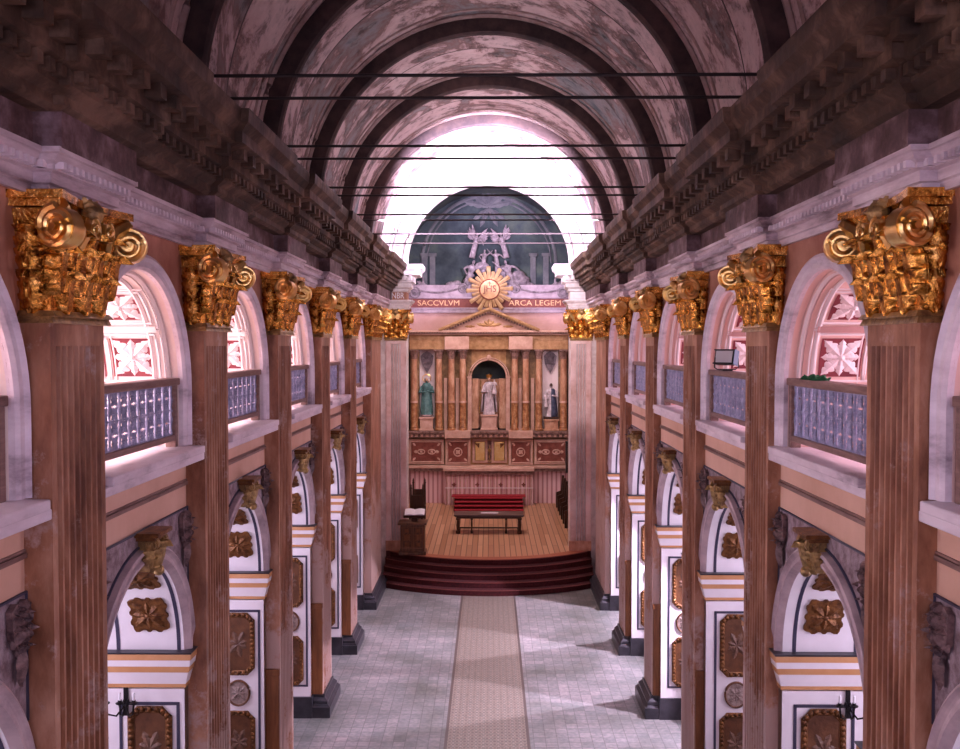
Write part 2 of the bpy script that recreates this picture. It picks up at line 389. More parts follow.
# ------------------------------------------------------------------ shell
XO = 1.9*W
mb = MB().add([(-XO,YS,0),(XO,YS,0),(XO,YP+.6,0),(-XO,YP+.6,0)], [(0,1,2,3)]); struct(mb.build('floor','floor'))
ZU0, ZU1 = Z(-.15), Z(.36)     # upper zone springing & top
LZC, LR = Z(-1.08), .397*W; UZC, UR = Z(-.15), .385*W; SILL = Z(-.35); MID = Z(-.41)
for sd in (-1,1):
    setside(sd)
    S = SIDE[sd]
    lo = MB(); up = MB()
    edges = [YS]+[BC[k] for k in range(6)]
    def wall_zone(mb, z0, z1, R, zc, zb):
        ycur = YS
        for c in BC:
            mb.add([(XW,ycur,z0),(XW,c-R,z0),(XW,c-R,z1),(XW,ycur,z1)], [(0,1,2,3)])
            n = 28; a = [(c-R*math.cos(pi*i/n), zc+R*math.sin(pi*i/n)) for i in range(n+1)]
            for i in range(n):
                mb.add([(XW,a[i][0],a[i][1]),(XW,a[i+1][0],a[i+1][1]),(XW,a[i+1][0],z1),(XW,a[i][0],z1)], [(0,1,2,3)])
            if zb > z0: mb.add([(XW,c-R,z0),(XW,c+R,z0),(XW,c+R,zb),(XW,c-R,zb)], [(0,1,2,3)])
            ycur = c+R
        mb.add([(XW,ycur,z0),(XW,YP+.5,z0),(XW,YP+.5,z1),(XW,ycur,z1)], [(0,1,2,3)])
    wall_zone(lo, 0, MID, LR, LZC, 0); struct(lo.build('wall_'+S,'wall_peach',sd=sd))
    wall_zone(up, MID, Z(.36), UR, UZC, SILL); struct(up.build('wall_'+S+'_upper','wall_upper',sd=sd))
    # aisle: outer wall, gallery slab, aisle vault ceiling
    g = MB().box(XW+.02, XO, YS, YP+.5, Z(-.45), Z(-.40)); struct(g.build('floor_gallery_'+S,'wall_peach',sd=sd))
    g = MB().box(XW+.02, XO, YS, YP+.5, Z(.40), Z(.43)); struct(g.build('ceiling_gallery_'+S,'white_reveal',sd=sd))
    g = MB().box(XO, XO+.3, YS, YP+.5, 0, Z(.43)); struct(g.build('wall_outer_'+S,'pink_reveal',sd=sd))
    g = MB().box(XW+.02, XO+.3, YP+.4, YP+.6, 0, Z(.43)); struct(g.build('wall_aisle_end_'+S,'pink_reveal',sd=sd))
    # outer windows
    for k, c in enumerate(BC):
        fr = MB().box(XO-.06, XO, c-1.05, c+1.05, Z(-.30), Z(.30)); fo = struct(fr.build('window_%d'%(k+1 if sd<0 else k+7),'white',sd=sd))
        fo['_k'] = 1; del fo['_k']
# emissive panes
mat('pane_left', (.9,.8,.9), emit=(1,.84,.95), est=12.)
mat('pane_right', (.9,.8,.9), emit=(.95,.76,1), est=5.)
mat('pane_low', (.9,.8,.9), emit=(.86,.76,1), est=7.)
nwin = 0
for o in [o for o in COL.objects if o.name.startswith('window_')]:
    sd = -1 if o.data.vertices[0].co.x < 0 else 1
    ys = [v.co.y for v in o.data.vertices]; c = (min(ys)+max(ys))/2
    p = MB().box(XO-.09, XO-.055, c-.95, c+.95, Z(-.28), Z(.28)).build('pane', 'pane_left' if sd<0 else 'pane_right', parent=o, sd=sd)
for sd in (-1,1):
    for k, c in enumerate(BC):
        fo = struct(MB().box(XO-.06, XO, c-.8, c+.8, Z(-1.4), Z(-.75)).build('window_%d'%(13+k+(6 if sd>0 else 0)),'white',sd=sd))
        MB().box(XO-.09, XO-.055, c-.72, c+.72, Z(-1.38), Z(-.77)).build('pane','pane_low',parent=fo,sd=sd)

# vault, walls at both ends
VZ = Z(.87); VR = 1.10*W; RR = .995*W
v = MB().grid(lambda y,a: (VR*math.cos(a), y, VZ+VR*math.sin(a)), [YS,YP], span(-.06,pi+.06,64)); struct(v.build('ceiling','fresco',smooth=40))
# painted frame mouldings on vault bays (raised bands)
# ribs
rib0 = None
ribpos = [(PC[k]-PW/2, PC[k]+PW/2) for k in range(6)]+[(P6N, P6F)]
for k, (a, b) in enumerate(ribpos):
    if k == 0: continue
    w = (b-a)/2; yc = (a+b)/2
    nm = ['','nearest','second nearest','third nearest','fourth nearest','fifth nearest','farthest'][k]
    lab = {1:'dark stone vault rib high overhead, nearest of the six',2:'second nearest dark vault rib crossing the top of the picture',3:'third nearest dark vault rib, framing the pale painted vault bays',
           4:'fourth nearest dark vault rib arching over the nave',5:'fifth nearest vault rib, last thin one before the rib at the bright arch',6:'broad farthest vault rib beside the brightly lit sanctuary wall'}[k]
    t = thing('vault_rib', (0,yc,VZ), lab, 'rib', 'vault ribs')
    m = MB()
    prof = [(-w,VR+.02),(-w,RR+.05),(-w+.06,RR),(w-.06,RR),(w,RR+.05),(w,VR+.02)]
    m.grid(lambda u,an: (prof[u][1]*math.cos(an), prof[u][0], prof[u][1]*math.sin(an)), list(range(6)), span(0,pi,64))
    m.build('rib_band','rib',t,smooth=30)
    m = MB().grid(lambda u,an: ((RR-.012)*math.cos(an), u, (RR-.012)*math.sin(an)), [-w+.16,w-.16], span(0,pi,64)); m.build('painted_soffit','fresco',t,smooth=30)
    m = MB()
    for e in (-w-.09, w+.09):
        for j,(dy,dr) in enumerate(((0,.06),)):
            m.tube([((VR-.03)*math.cos(an), e, (VR-.03)*math.sin(an)) for an in span(0,pi,64)], .07, 6)
        e2 = e+(.42 if e>0 else -.42)
        m.tube([((VR-.01)*math.cos(an), e2, (VR-.01)*math.sin(an)) for an in span(0,pi,64)], .04, 6)
    m.build('edge_moulding','rib_edge',t,smooth=50)
# tie rods
for k in range(1,7):
    for j, yy in enumerate(ribpos[k]):
        yy2 = yy+(-.0 if j else .0)
        r = MB().tube([(-1.0*W,yy2,Z(.95)),(1.0*W,yy2,Z(.95))], .028, 8).build('tie_rod','rod',org=(0,yy2,Z(.95)))
        tag(r, 'thin iron tie rod at the %s edge of the %s vault rib' % ('far' if j else 'near', ORD[k-1] if k<6 else 'farthest'), 'tie rod', 'iron tie rods under the vault')
# back (west) wall behind the camera
bw = MB().box(-XO, XO, YS-.3, YS, 0, Z(2.1)); struct(bw.build('wall_back','wall_peach'))

# arch (triumphal) wall
aw = MB(); n = 48; TOP = Z(2.1)
AZ = Z(.785)
pts = [(-XP,0)]+[(-XP*math.cos(pi*i/n), AZ+XP*math.sin(pi*i/n)) for i in range(n+1)]+[(XP,0)]
for i in range(1,n+1):
    a, b = pts[i], pts[i+1]
    aw.add([(a[0],YP,a[1]),(b[0],YP,b[1]),(b[0],YP,TOP),(a[0],YP,TOP)], [(0,1,2,3)])
for sx in (-1,1):
    aw.add([(sx*XP,YP,Z(.5)),(sx*XO,YP,Z(.5)),(sx*XO,YP,TOP),(sx*XP,YP,TOP)], [(0,1,2,3)])
    aw.add([(sx*XP,YP,0),(sx*XF*1.06,YP,0),(sx*XF*1.06,YP,Z(.5)),(sx*XP,YP,Z(.5))], [(0,1,2,3)])
m = len(pts); aw.add([(p[0],YP,p[1]) for p in pts]+[(p[0],YP+.9,p[1]) for p in pts], [(i,i+1,m+i+1,m+i) for i in range(m-1)])
struct(aw.build('wall_sanctuary_arch','cornice_white'))
# mouldings around the arch
t = thing('arch_moulding', (0,YP,AZ), 'white semicircular moulding around the bright sanctuary arch', 'arch moulding')
m = MB()
for rr, th in ((XP+.10,.07),(XP+.62,.045),(XP+.78,.03)):
    m.tube([(-rr*math.cos(a), YP-.03, AZ+rr*math.sin(a)) for a in span(0,pi,60)], th, 8)
m.build('ring','cornice_white',t,org=(0,YP,AZ),smooth=50)

# ------------------------------------------------------------------ entablature
def wallpath(x_rec, x_out, ext, tail=True, split=False):
    p = [(x_rec, YS)]
    for c in PC[1:]:
        p += [(x_rec,c-PW/2-ext),(x_out,c-PW/2-ext),(x_out,c+PW/2+ext),(x_rec,c+PW/2+ext)]
    p += [(x_rec,P6N-ext),(x_out,P6N-ext),(x_out,P6F),(XW,P6F)] if split else [(x_rec,P6N-ext),(x_out,P6N-ext)]
    if tail: p += [(x_out,YP-.12),(XP-.02,YP-.12),(XP-.02,YP+.85)]
    return p
prof_arch = [(0,Z(.345)),(.06,Z(.345)),(.06,Z(.365)),(.10,Z(.368)),(.10,Z(.392)),(.15,Z(.396)),(.15,Z(.408)),(.20,Z(.416)),(.24,Z(.428)),(.27,Z(.430)),(.27,Z(.442)),(0,Z(.447))]
prof_frieze = [(0,Z(.44)),(0,Z(.535))]
prof_corn = [(-.5,Z(.521)),(0,Z(.52)),(.08,Z(.53)),(.08,Z(.55)),(.20,Z(.565)),(.20,Z(.60)),(.32,Z(.61)),(.32,Z(.665)),(.60,Z(.675)),(.60,Z(.71)),(.72,Z(.735)),(.74,Z(.765)),(.74,Z(.778)),(-.6,Z(.80))]
cw = []
for sd in (-1,1):
    setside(sd)
    S = SIDE[sd]; pa = wallpath(1.035*W, XF-.02, .10); ns = len(pa)-1
    struct(sweep(MB(), pa, prof_arch, 0, ns-2).build('trim_architrave_'+S,'marble_dirty',sd=sd))
    pf = wallpath(1.0*W, .935*W, .32); pc = wallpath(.962*W, .937*W, .34)
    struct(sweep(MB(), pf, prof_frieze, 0, ns-2).build('trim_frieze_'+S,'frieze',sd=sd))
    struct(sweep(MB(), pc, prof_corn, 0, ns-2).build('trim_cornice_'+S,'cornice_brown',sd=sd))
    # dentils + bead under the architrave cornice, modillions below the upper cornice
    d = MB()
    def row(path, off, dz0, dz1, depth, wid, gap, segs):
        o1 = offset_path(path, off)
        for i in segs:
            a, b = o1[i], o1[i+1]; L_ = math.hypot(b[0]-a[0], b[1]-a[1])
            if L_ < wid*1.5: continue
            n = int(L_/(wid+gap)); ux, uy = (b[0]-a[0])/L_, (b[1]-a[1])/L_; nx, ny = -uy, ux
            for q in range(n):
                t0 = (q+.5)*L_/n-wid/2; t1 = t0+wid
                P = [(a[0]+ux*t0,a[1]+uy*t0),(a[0]+ux*t1,a[1]+uy*t1)]
                v = [(P[0][0],P[0][1]),(P[1][0],P[1][1]),(P[1][0]+nx*depth,P[1][1]+ny*depth),(P[0][0]+nx*depth,P[0][1]+ny*depth)]
                d.add([(x,y,dz0) for x,y in v]+[(x,y,dz1) for x,y in v], [(0,1,2,3),(4,5,6,7),(0,1,5,4),(1,2,6,5),(2,3,7,6),(3,0,4,7)])
    row(pa, .14, Z(.398), Z(.414), .10, .07, .07, range(0,ns-2))
    struct(d.build('trim_dentils_'+S,'marble',sd=sd)); 
    d = MB()
    row(pc, .31, Z(.635), Z(.672), .20, .20, .30, range(0,ns-2)); row(pc, .19, Z(.575), Z(.60), .11, .12, .12, range(0,ns-2))
    struct(d.build('trim_modillions_'+S,'cornice_brown',sd=sd))
    # carved blocks on the big cornice fascia
    # pier part of the entablature
    t = thing('pier_entablature', (sd*.9*W,YP,Z(.35)), 'white stepped entablature block above the gold capital on the %s of the sanctuary arch' % S, 'entablature', 'entablature blocks of the sanctuary arch')
    og = t.location
    sweep(MB(), pa, prof_arch, ns-2, ns).build('architrave','cornice_white',t,sd,og)
    pw = [(XF-.02,YP-2),(XF-.02,YP-.12),(XP-.02,YP-.12),(XP-.02,YP+.85)]
    sweep(MB(), pw, prof_frieze, 1, 3).build('frieze','cornice_white' if sd>0 else 'frieze_orange',t,sd,og)
    sweep(MB(), pw, prof_corn, 1, 3).build('cornice','cornice_white',t,sd,og)  # paler than the nave cornice; strong light on it is put into the colour
    d = MB(); row(pw, .31, Z(.63), Z(.672), .26, .11, .11, [1]); d.build('dentil_row','cornice_white',t,sd,og)
    if sd < 0:
        lettering('lettering','NBR', .54, .25, (-(XP+.36)-og[0], YP-.12-.03-og[1], Z(.487)-og[2]), 'paper', t)

# ------------------------------------------------------------------ pilaster
def shaft_profile(hw, x_front, x_back, nfl, depth, margin):
    "plan (y, x) polyline: from back near edge round to back far edge"
    p = [(-hw,x_back),(-hw,x_front)]
    if nfl:
        fw = (2*hw-2*margin)/nfl
        for i in range(nfl):
            a = -hw+margin+i*fw+fw*.14; b = a+fw*.72
            for q in range(7):
                an = pi*q/6; p.append(((a+b)/2-(b-a)/2*math.cos(an), x_front+depth*math.sin(an)))
    p += [(hw,x_front),(hw,x_back)]; return p
def extrude_plan(mb, p, z0, z1, plan):
    n = len(p)
    mb.add([plan(a,b,z0) for a,b in p]+[plan(a,b,z1) for a,b in p], [(i,i+1,n+i+1,n+i) for i in range(n-1)]+[tuple(range(n))+() , tuple(range(n,2*n))])
ZB = .58; SF_ = Z(-1.99)
def base_steps(mb, hw, xf, xb, plan):
    def bx(e, z0, z1, t=0):
        q = [(-hw-e,xb),(-hw-e,xf-e),(hw+e,xf-e),(hw+e,xb)]
        q2 = [(-hw-e+t,xb),(-hw-e+t,xf-e+t),(hw+e-t,xf-e+t),(hw+e-t,xb)]
        mb.add([plan(a,b,z0) for a,b in q]+[plan(a,b,z1) for a,b in q2], [(0,1,2,3),(4,5,6,7),(0,1,5,4),(1,2,6,5),(2,3,7,6),(3,0,4,7)])
    bx(.22,0,.30); bx(.20,.30,.36,.05); bx(.14,.36,.44); bx(.13,.44,.52,.07); bx(.05,.52,.60)
CB, CT = Z(.075), Z(.352)
def capital(parent, hw, xf, xb, plan, dplan, sd, org, mg='gold'):
    "plan(a,b,z): a along the face, b depth (smaller= toward viewer side); dplan same for directions"
    H = CT-CB
    m = MB()
    def bx(e, z0, z1, e2=None):
        e2 = e if e2 is None else e2
        q = [(-hw-e,xb),(-hw-e,xf-e),(hw+e,xf-e),(hw+e,xb)]; q2 = [(-hw-e2,xb),(-hw-e2,xf-e2),(hw+e2,xf-e2),(hw+e2,xb)]
        m.add([plan(a,b,z0) for a,b in q]+[plan(a,b,z1) for a,b in q2], [(0,1,2,3),(4,5,6,7),(0,1,5,4),(1,2,6,5),(2,3,7,6),(3,0,4,7)])
    bx(.02, CB, CB+H*.45, .04); bx(.04, CB+H*.45, CB+H*.86, .16)
    bell = m.build('bell', mg, parent, sd, org)
    m = MB(); bx(.07, CB-.10, CB-.02, .04); bx(.09,CB-.03,CB+.03,.05); m.build('astragal','gold_dull',parent,sd,org)
    m = MB()
    # abacus with concave sides
    def conc(e, z0, z1):
        p = [(-hw-e,xb),(-hw-e,xf-e)]
        for i in range(1,12):
            t = i/12; p.append((-hw-e+(2*hw+2*e)*t, xf-e+.14*math.sin(pi*t)))
        p += [(hw+e,xf-e),(hw+e,xb)]
        extrude_plan(m, p, z0, z1, plan)
    conc(.22, CT-H*.13, CT-H*.06); conc(.27, CT-H*.07, CT)
    m.build('abacus', mg, parent, sd, org)
    # leaves
    m = MB()
    n1 = max(2,round(hw*2/.40))
    for row_, (z0, hh, off, sh_) in enumerate(((CB, H*.36, .05, .5),(CB+H*.16, H*.42, .08, 0.),(CB+H*.38, H*.34, .12, .5))):
        nn = n1 if sh_ else n1+1
        for i in range(nn):
            a = -hw+(i+.5)*2*hw/nn if sh_ else -hw+i*2*hw/(nn-1)
            acanthus(m, plan(a, xf-off, z0), dplan(0,-1), dplan(1,0), hh, 2*hw/n1*(.94 if row_<2 else .62), .20 if row_ else .17, .05)
        dpt = xb-xf; ns_ = max(1, round(dpt/.3))
        for sg in (-1,1):
            for i in range(ns_):
                b = xf+(i+.5)*dpt/ns_ if ns_>1 else xf+dpt*.5
                acanthus(m, plan(sg*(hw+off), b, z0), dplan(sg,0), dplan(0,1), hh, max(.24,dpt/ns_*1.1), .16, .05)
    m.build('acanthus_leaves', mg, parent, sd, org, smooth=70)
    # small helices stalks
    m = MB()
    for a in (-hw*.45, hw*.45):
        p0 = plan(a*1.3, xf-.12, CB+H*.5); p1 = plan(a*.9, xf-.24, CB+H*.72)
        m.tube([p0,((p0[0]+p1[0])/2,(p0[1]+p1[1])/2,(p0[2]+p1[2])/2),p1], [.05,.06,.05], 6)
        o = dplan(0,-1); volute(m, plan(a*.62, xf-.24, CB+H*.74), (o[0],o[1],0), (0,0,1), .12, .08, 1.6)
        m.build('helix_scroll','gold_bright' if mg=='gold' else mg, parent, sd, org, smooth=50); m = MB()
    m = MB(); c = plan(0, xf-.24+.12, CT-H*.10); o = dplan(0,-1); tn = dplan(1,0)
    def fn(u,v,h): return (c[0]+o[0]*h*1.5+tn[0]*u, c[1]+o[1]*h*1.5+tn[1]*u, c[2]+v)
    rosette(m, fn, 0, 0, .17, .08); m.ball((c[0]+o[0]*.05,c[1]+o[1]*.05,c[2]),.13,8); m.build('fleuron', 'gold_dull', parent, sd, org, smooth=60)
    # corner volutes
    for sg in (-1,1):
        m = MB(); d = Vector((*dplan(sg*.85,-.5),0)); ax = Vector((d.y,-d.x,0)); 
        ax2 = Vector((*dplan(1,.25*sg),0))
        volute(m, plan(sg*(hw+.22), xf-.24, CB+H*.69), ax2, (0,0,1), .215, .17, 2.4, flip=1)
        p0 = Vector(plan(sg*(hw*.55), xf-.10, CB+H*.48)); p1 = Vector(plan(sg*(hw+.2), xf-.22, CB+H*.88))
        m.tube([p0, p0.lerp(p1,.4)+Vector((0,0,.16)), p1], [.05,.09,.08], 6)
        m.build('volute','gold_bright' if mg=='gold' else mg, parent, sd, org, smooth=45)
def side_plan(yc): return (lambda a,b,z: (b, yc+a, z)), (lambda a,b: (b,a))
PROTO = {}
for sd in (-1,1):
    setside(sd)
    yc = PC[1]; org = (sd*XF, yc, 0); S = SIDE[sd]
    t = thing('pilaster', org, '', 'pilaster', 'giant fluted pilasters of the %s nave wall' % S)
    plan, dp = side_plan(yc); hw = PW/2
    m = MB(); base_steps(m, hw, XF, XW+.02, plan); m.build('base','black_base',t,sd,org,bevel=.01)
    m = MB(); extrude_plan(m, shaft_profile(hw, XF, XW+.02, 8, .085, .10), .60, Z(.0), plan)
    extrude_plan(m, shaft_profile(hw, XF, XW+.02, 0, 0, 0), Z(.0), CB-.08, plan); m.build('shaft','pilaster',t,sd,org,smooth=50)
    capital(t, hw, XF, XW+.02, plan, dp, sd, org)
    m = MB(); m.box(XF+.015, XW+.015, yc-hw-.07, yc-hw, .6, Z(-1.57)); m.box(XF-.005, XW+.03, yc-hw-.09, yc-hw, Z(-1.59), Z(-1.56)); pnl = m.build('wood_panel','panel_wood',t,sd,org,bevel=.01); pnl['label']='narrow brown wooden panel fixed low on the side'
    PROTO[sd] = t
pl_lab = ['nearest fluted red-brown pilaster with gold capital on the %s wall, cut by the frame bottom','second fluted red-brown pilaster from the front on the %s wall, gold capital',
 'third fluted red-brown pilaster from the front on the %s wall','fourth fluted brown pilaster from the front on the %s wall','fifth fluted brown pilaster from the front on the %s wall, last before the sanctuary pier']
for sd in (-1,1):
    for k in range(5):
        o = PROTO[sd] if k == 0 else copy_tree(PROTO[sd])
        o.location = (sd*XF, PC[k+1], 0); o['label'] = pl_lab[k] % SIDE[sd]
# last broad pilaster and the corner piers at the sanctuary arch
for sd in (-1,1):
    setside(sd)
    S = SIDE[sd]; org = (sd*XF, (P6N+P6F)/2, 0)
    t = thing('pilaster', org, 'broad plain brown pilaster with gold capital at the %s end of the curved steps' % S, 'pilaster', 'broad end pilasters')
    yc = (P6N+P6F)/2; hw = (P6F-P6N)/2; plan, dp = side_plan(yc)
    m = MB(); base_steps(m, hw, XF, XW+.02, plan); m.build('base','black_base',t,sd,org,bevel=.01)
    m = MB(); extrude_plan(m, shaft_profile(hw, XF, XW+.02, 0, 0, 0), .60, CB-.08, plan); m.build('shaft','pilaster',t,sd,org)
    capital(t, hw, XF, XW+.02, plan, dp, sd, org)
    org = (sd*(XF+XP)/2, YP-.05, 0)
    t = thing('sanctuary_pier', org, 'pale pink fluted pier with gold capital on the %s of the sanctuary opening' % S, 'pier', 'fluted piers of the sanctuary arch')
    xc = (XF+XP)/2; hw2 = (XF-XP)/2
    fplan = lambda a,b,z: (xc+a, b, z); fdp = lambda a,b: (a,b)
    m = MB(); extrude_plan(m, shaft_profile(hw2-.02, YP-.12, YP+.02, 4, .17, .22), SF_+.42, Z(.02), fplan)
    extrude_plan(m, shaft_profile(hw2-.02, YP-.12, YP+.02, 0, 0, 0), Z(.02), CB-.08, fplan); m.build('fluted_face','pier_pink',t,sd,org,smooth=50)
    m = MB().box(XP-.04, XF, YP-.18, YP+.02, SF_, SF_+.43); m.build('pedestal','ret_marble',t,sd,org,bevel=.02)
    capital(t, hw2-.04, YP-.12, YP+.02, fplan, fdp, sd, org, 'gold')

# ------------------------------------------------------------------ gallery arch (upper) and chapel arch (lower), one bay
def upper_bay(sd, c):
    setside(sd)
    S = SIDE[sd]; org = (sd*XW, c, SILL)
    t = thing('gallery_arch', org, '', 'arch', 'gallery arches of the %s wall' % S)
    def B(m, n, mt, p=t, **k):
        m.v = [(x,y+c,z) for x,y,z in m.v]; return m.build(n, mt, p, sd, org, **k)
    RO = .437*W
    m = arch_sweep(MB(), [(XW,RO),(XW-.10,RO-.02),(XW-.13,RO-.07),(XW-.08,RO-.11),(XW-.08,UR+.04),(XW-.04,UR),(XW+.03,UR)], UZC, SILL); B(m,'archivolt','marble',smooth=30)
    m = arch_sweep(MB(), [(XW+.03,UR),(XW+.14,UR),(XW+.14,UR-.04),(XW+.22,UR-.04),(XW+.22,UR-.07),(XW+.33,UR-.07),(XW+.33,UR-.09),(1.62*W,UR-.09)], UZC, SILL)
    B(m,'reveal','white_reveal' if sd<0 else 'pink_reveal',smooth=30)  # left side paler; its stronger window light is put into the colour
    m = arch_sweep(MB(), [(XW+.14,UR-.042),(XW+.18,UR-.065),(XW+.22,UR-.042)], UZC, SILL); arch_sweep(m, [(XW+.33,UR-.092),(XW+.37,UR-.12),(XW+.41,UR-.092)], UZC, SILL)
    B(m,'reveal_moulding','leaf_white',smooth=30)
    R = UR-.09
    for j, x0 in enumerate((1.145, 1.315)):
        for (a0,a1) in ((7,29),(41,61)):
            xa, xb = x0*W, (x0+.145)*W
            def fn(u,v,h): # u along x , v angle rad*R
                an = v/R; return (u, (R-h)*math.cos(an), UZC+(R-h)*math.sin(an))
            va, vb = math.radians(a0)*R, math.radians(a1)*R
            m = MB(); m.grid(lambda u,v: fn(u,v,.012), [xa,xb], span(va,vb,6)); p = B(m,'rosette_panel','maroon')
            m = MB()
            for e, th in ((.07,.02),(.15,.014)):
                loop = [(xa-e,v) for v in span(va-e,vb+e,6)]+[(xb+e,v) for v in span(vb+e,va-e,6)]
                m.tube([fn(u,v,.01) for u,v in loop], th, 5, closed=True)
            B(m,'panel_frame','leaf_white',p)
            m = MB(); rosette(m, fn, (xa+xb)/2, (va+vb)/2, (xb-xa)*.49, .05, 1.28); B(m,'rosette','leaf_white',p)
    m = MB().grid(lambda u,v: (u, (R-.03)*math.cos(v), UZC+(R-.03)*math.sin(v)), [1.12*W,1.48*W], span(math.radians(33),math.radians(37),3)); B(m,'cross_band','pink_plain' if sd>0 else 'white_reveal')  # left band paler, with the same window light in its colour
    m = MB(); m.box(XF-.05, XW+.55, -UR-.10, UR+.10, SILL-.12, SILL); m.box(XF+.0, XW, -RO, RO, SILL-.24, SILL-.12); B(m,'sill','marble',bevel=.02)
    return t
def balustrade(sd, c):
    setside(sd)
    S = SIDE[sd]; x = XW+.02*W; org = (sd*x, c, SILL)
    t = thing('balustrade', org, '', 'balustrade', 'iron balustrades of the %s gallery' % S)
    def B(m, n, mt, **k):
        m.v = [(xx,y+c,z) for xx,y,z in m.v]; return m.build(n, mt, t, sd, org, **k)
    r = UR-.07; z0, z1 = SILL, Z(-.115)
    B(MB().box(x-.11,x+.13,-r,r,z1-.09,z1+.02),'top_rail','rail_wood',bevel=.015)
    B(MB().box(x-.06,x+.08,-r,r,z0+.10,z0+.19),'bottom_rail','rail_wood',bevel=.015)
    for e in (-1,1): B(MB().box(x-.07,x+.09,e*(r-.06)-.06,e*(r-.06)+.06,z0,z1-.09),'post','rail_wood',bevel=.01)
    nb = 9; ys = span(-r+.14, r-.14, nb)
    for y in ys:
        m = MB().lathe((x,y,z0+.19), [(.022,0),(.03,.03),(.018,.1),(.034,.25),(.018,.34),(.036,.38),(.018,.42),(.034,.55),(.018,.66),(.028,.74),(.022,z1-.09-z0-.19)], 8); B(m,'baluster','iron',smooth=60)
    m = MB(); hgt = z1-.09-z0-.19
    def fn(u,v,h): return (x-h-.008, u, z0+.19+v)
    def fnb(u,v,h): return (x+h+.008, u, z0+.19+v)
    for i in range(nb):
        yc = (ys[i]+ys[i+1])/2; nr = 4
        for j in range(nr):
            vc = (j+.5)*hgt/nr
            rosette(m, fn, yc, vc, .098, .014, 1.25); rosette(m, fnb, yc, vc, .098, .014, 1.25)
        for j in range(nr+1):
            vc = min(max(j*hgt/nr,.03),hgt-.03)
            for q in (-1,1):
                pts = [(x, yc+q*(.02+.055*math.sin(a)), z0+.19+vc+.05*math.cos(a)) for a in span(.3,pi*1.4,7)]
                m.tube(pts, .009, 4)
    for zz in (z0+.2, z0+.19+hgt*.5, z1-.10): m.box(x-.012,x+.012,-r+.1,r-.1,zz-.012,zz+.012)
    B(m,'openwork_panel','iron')
    return t
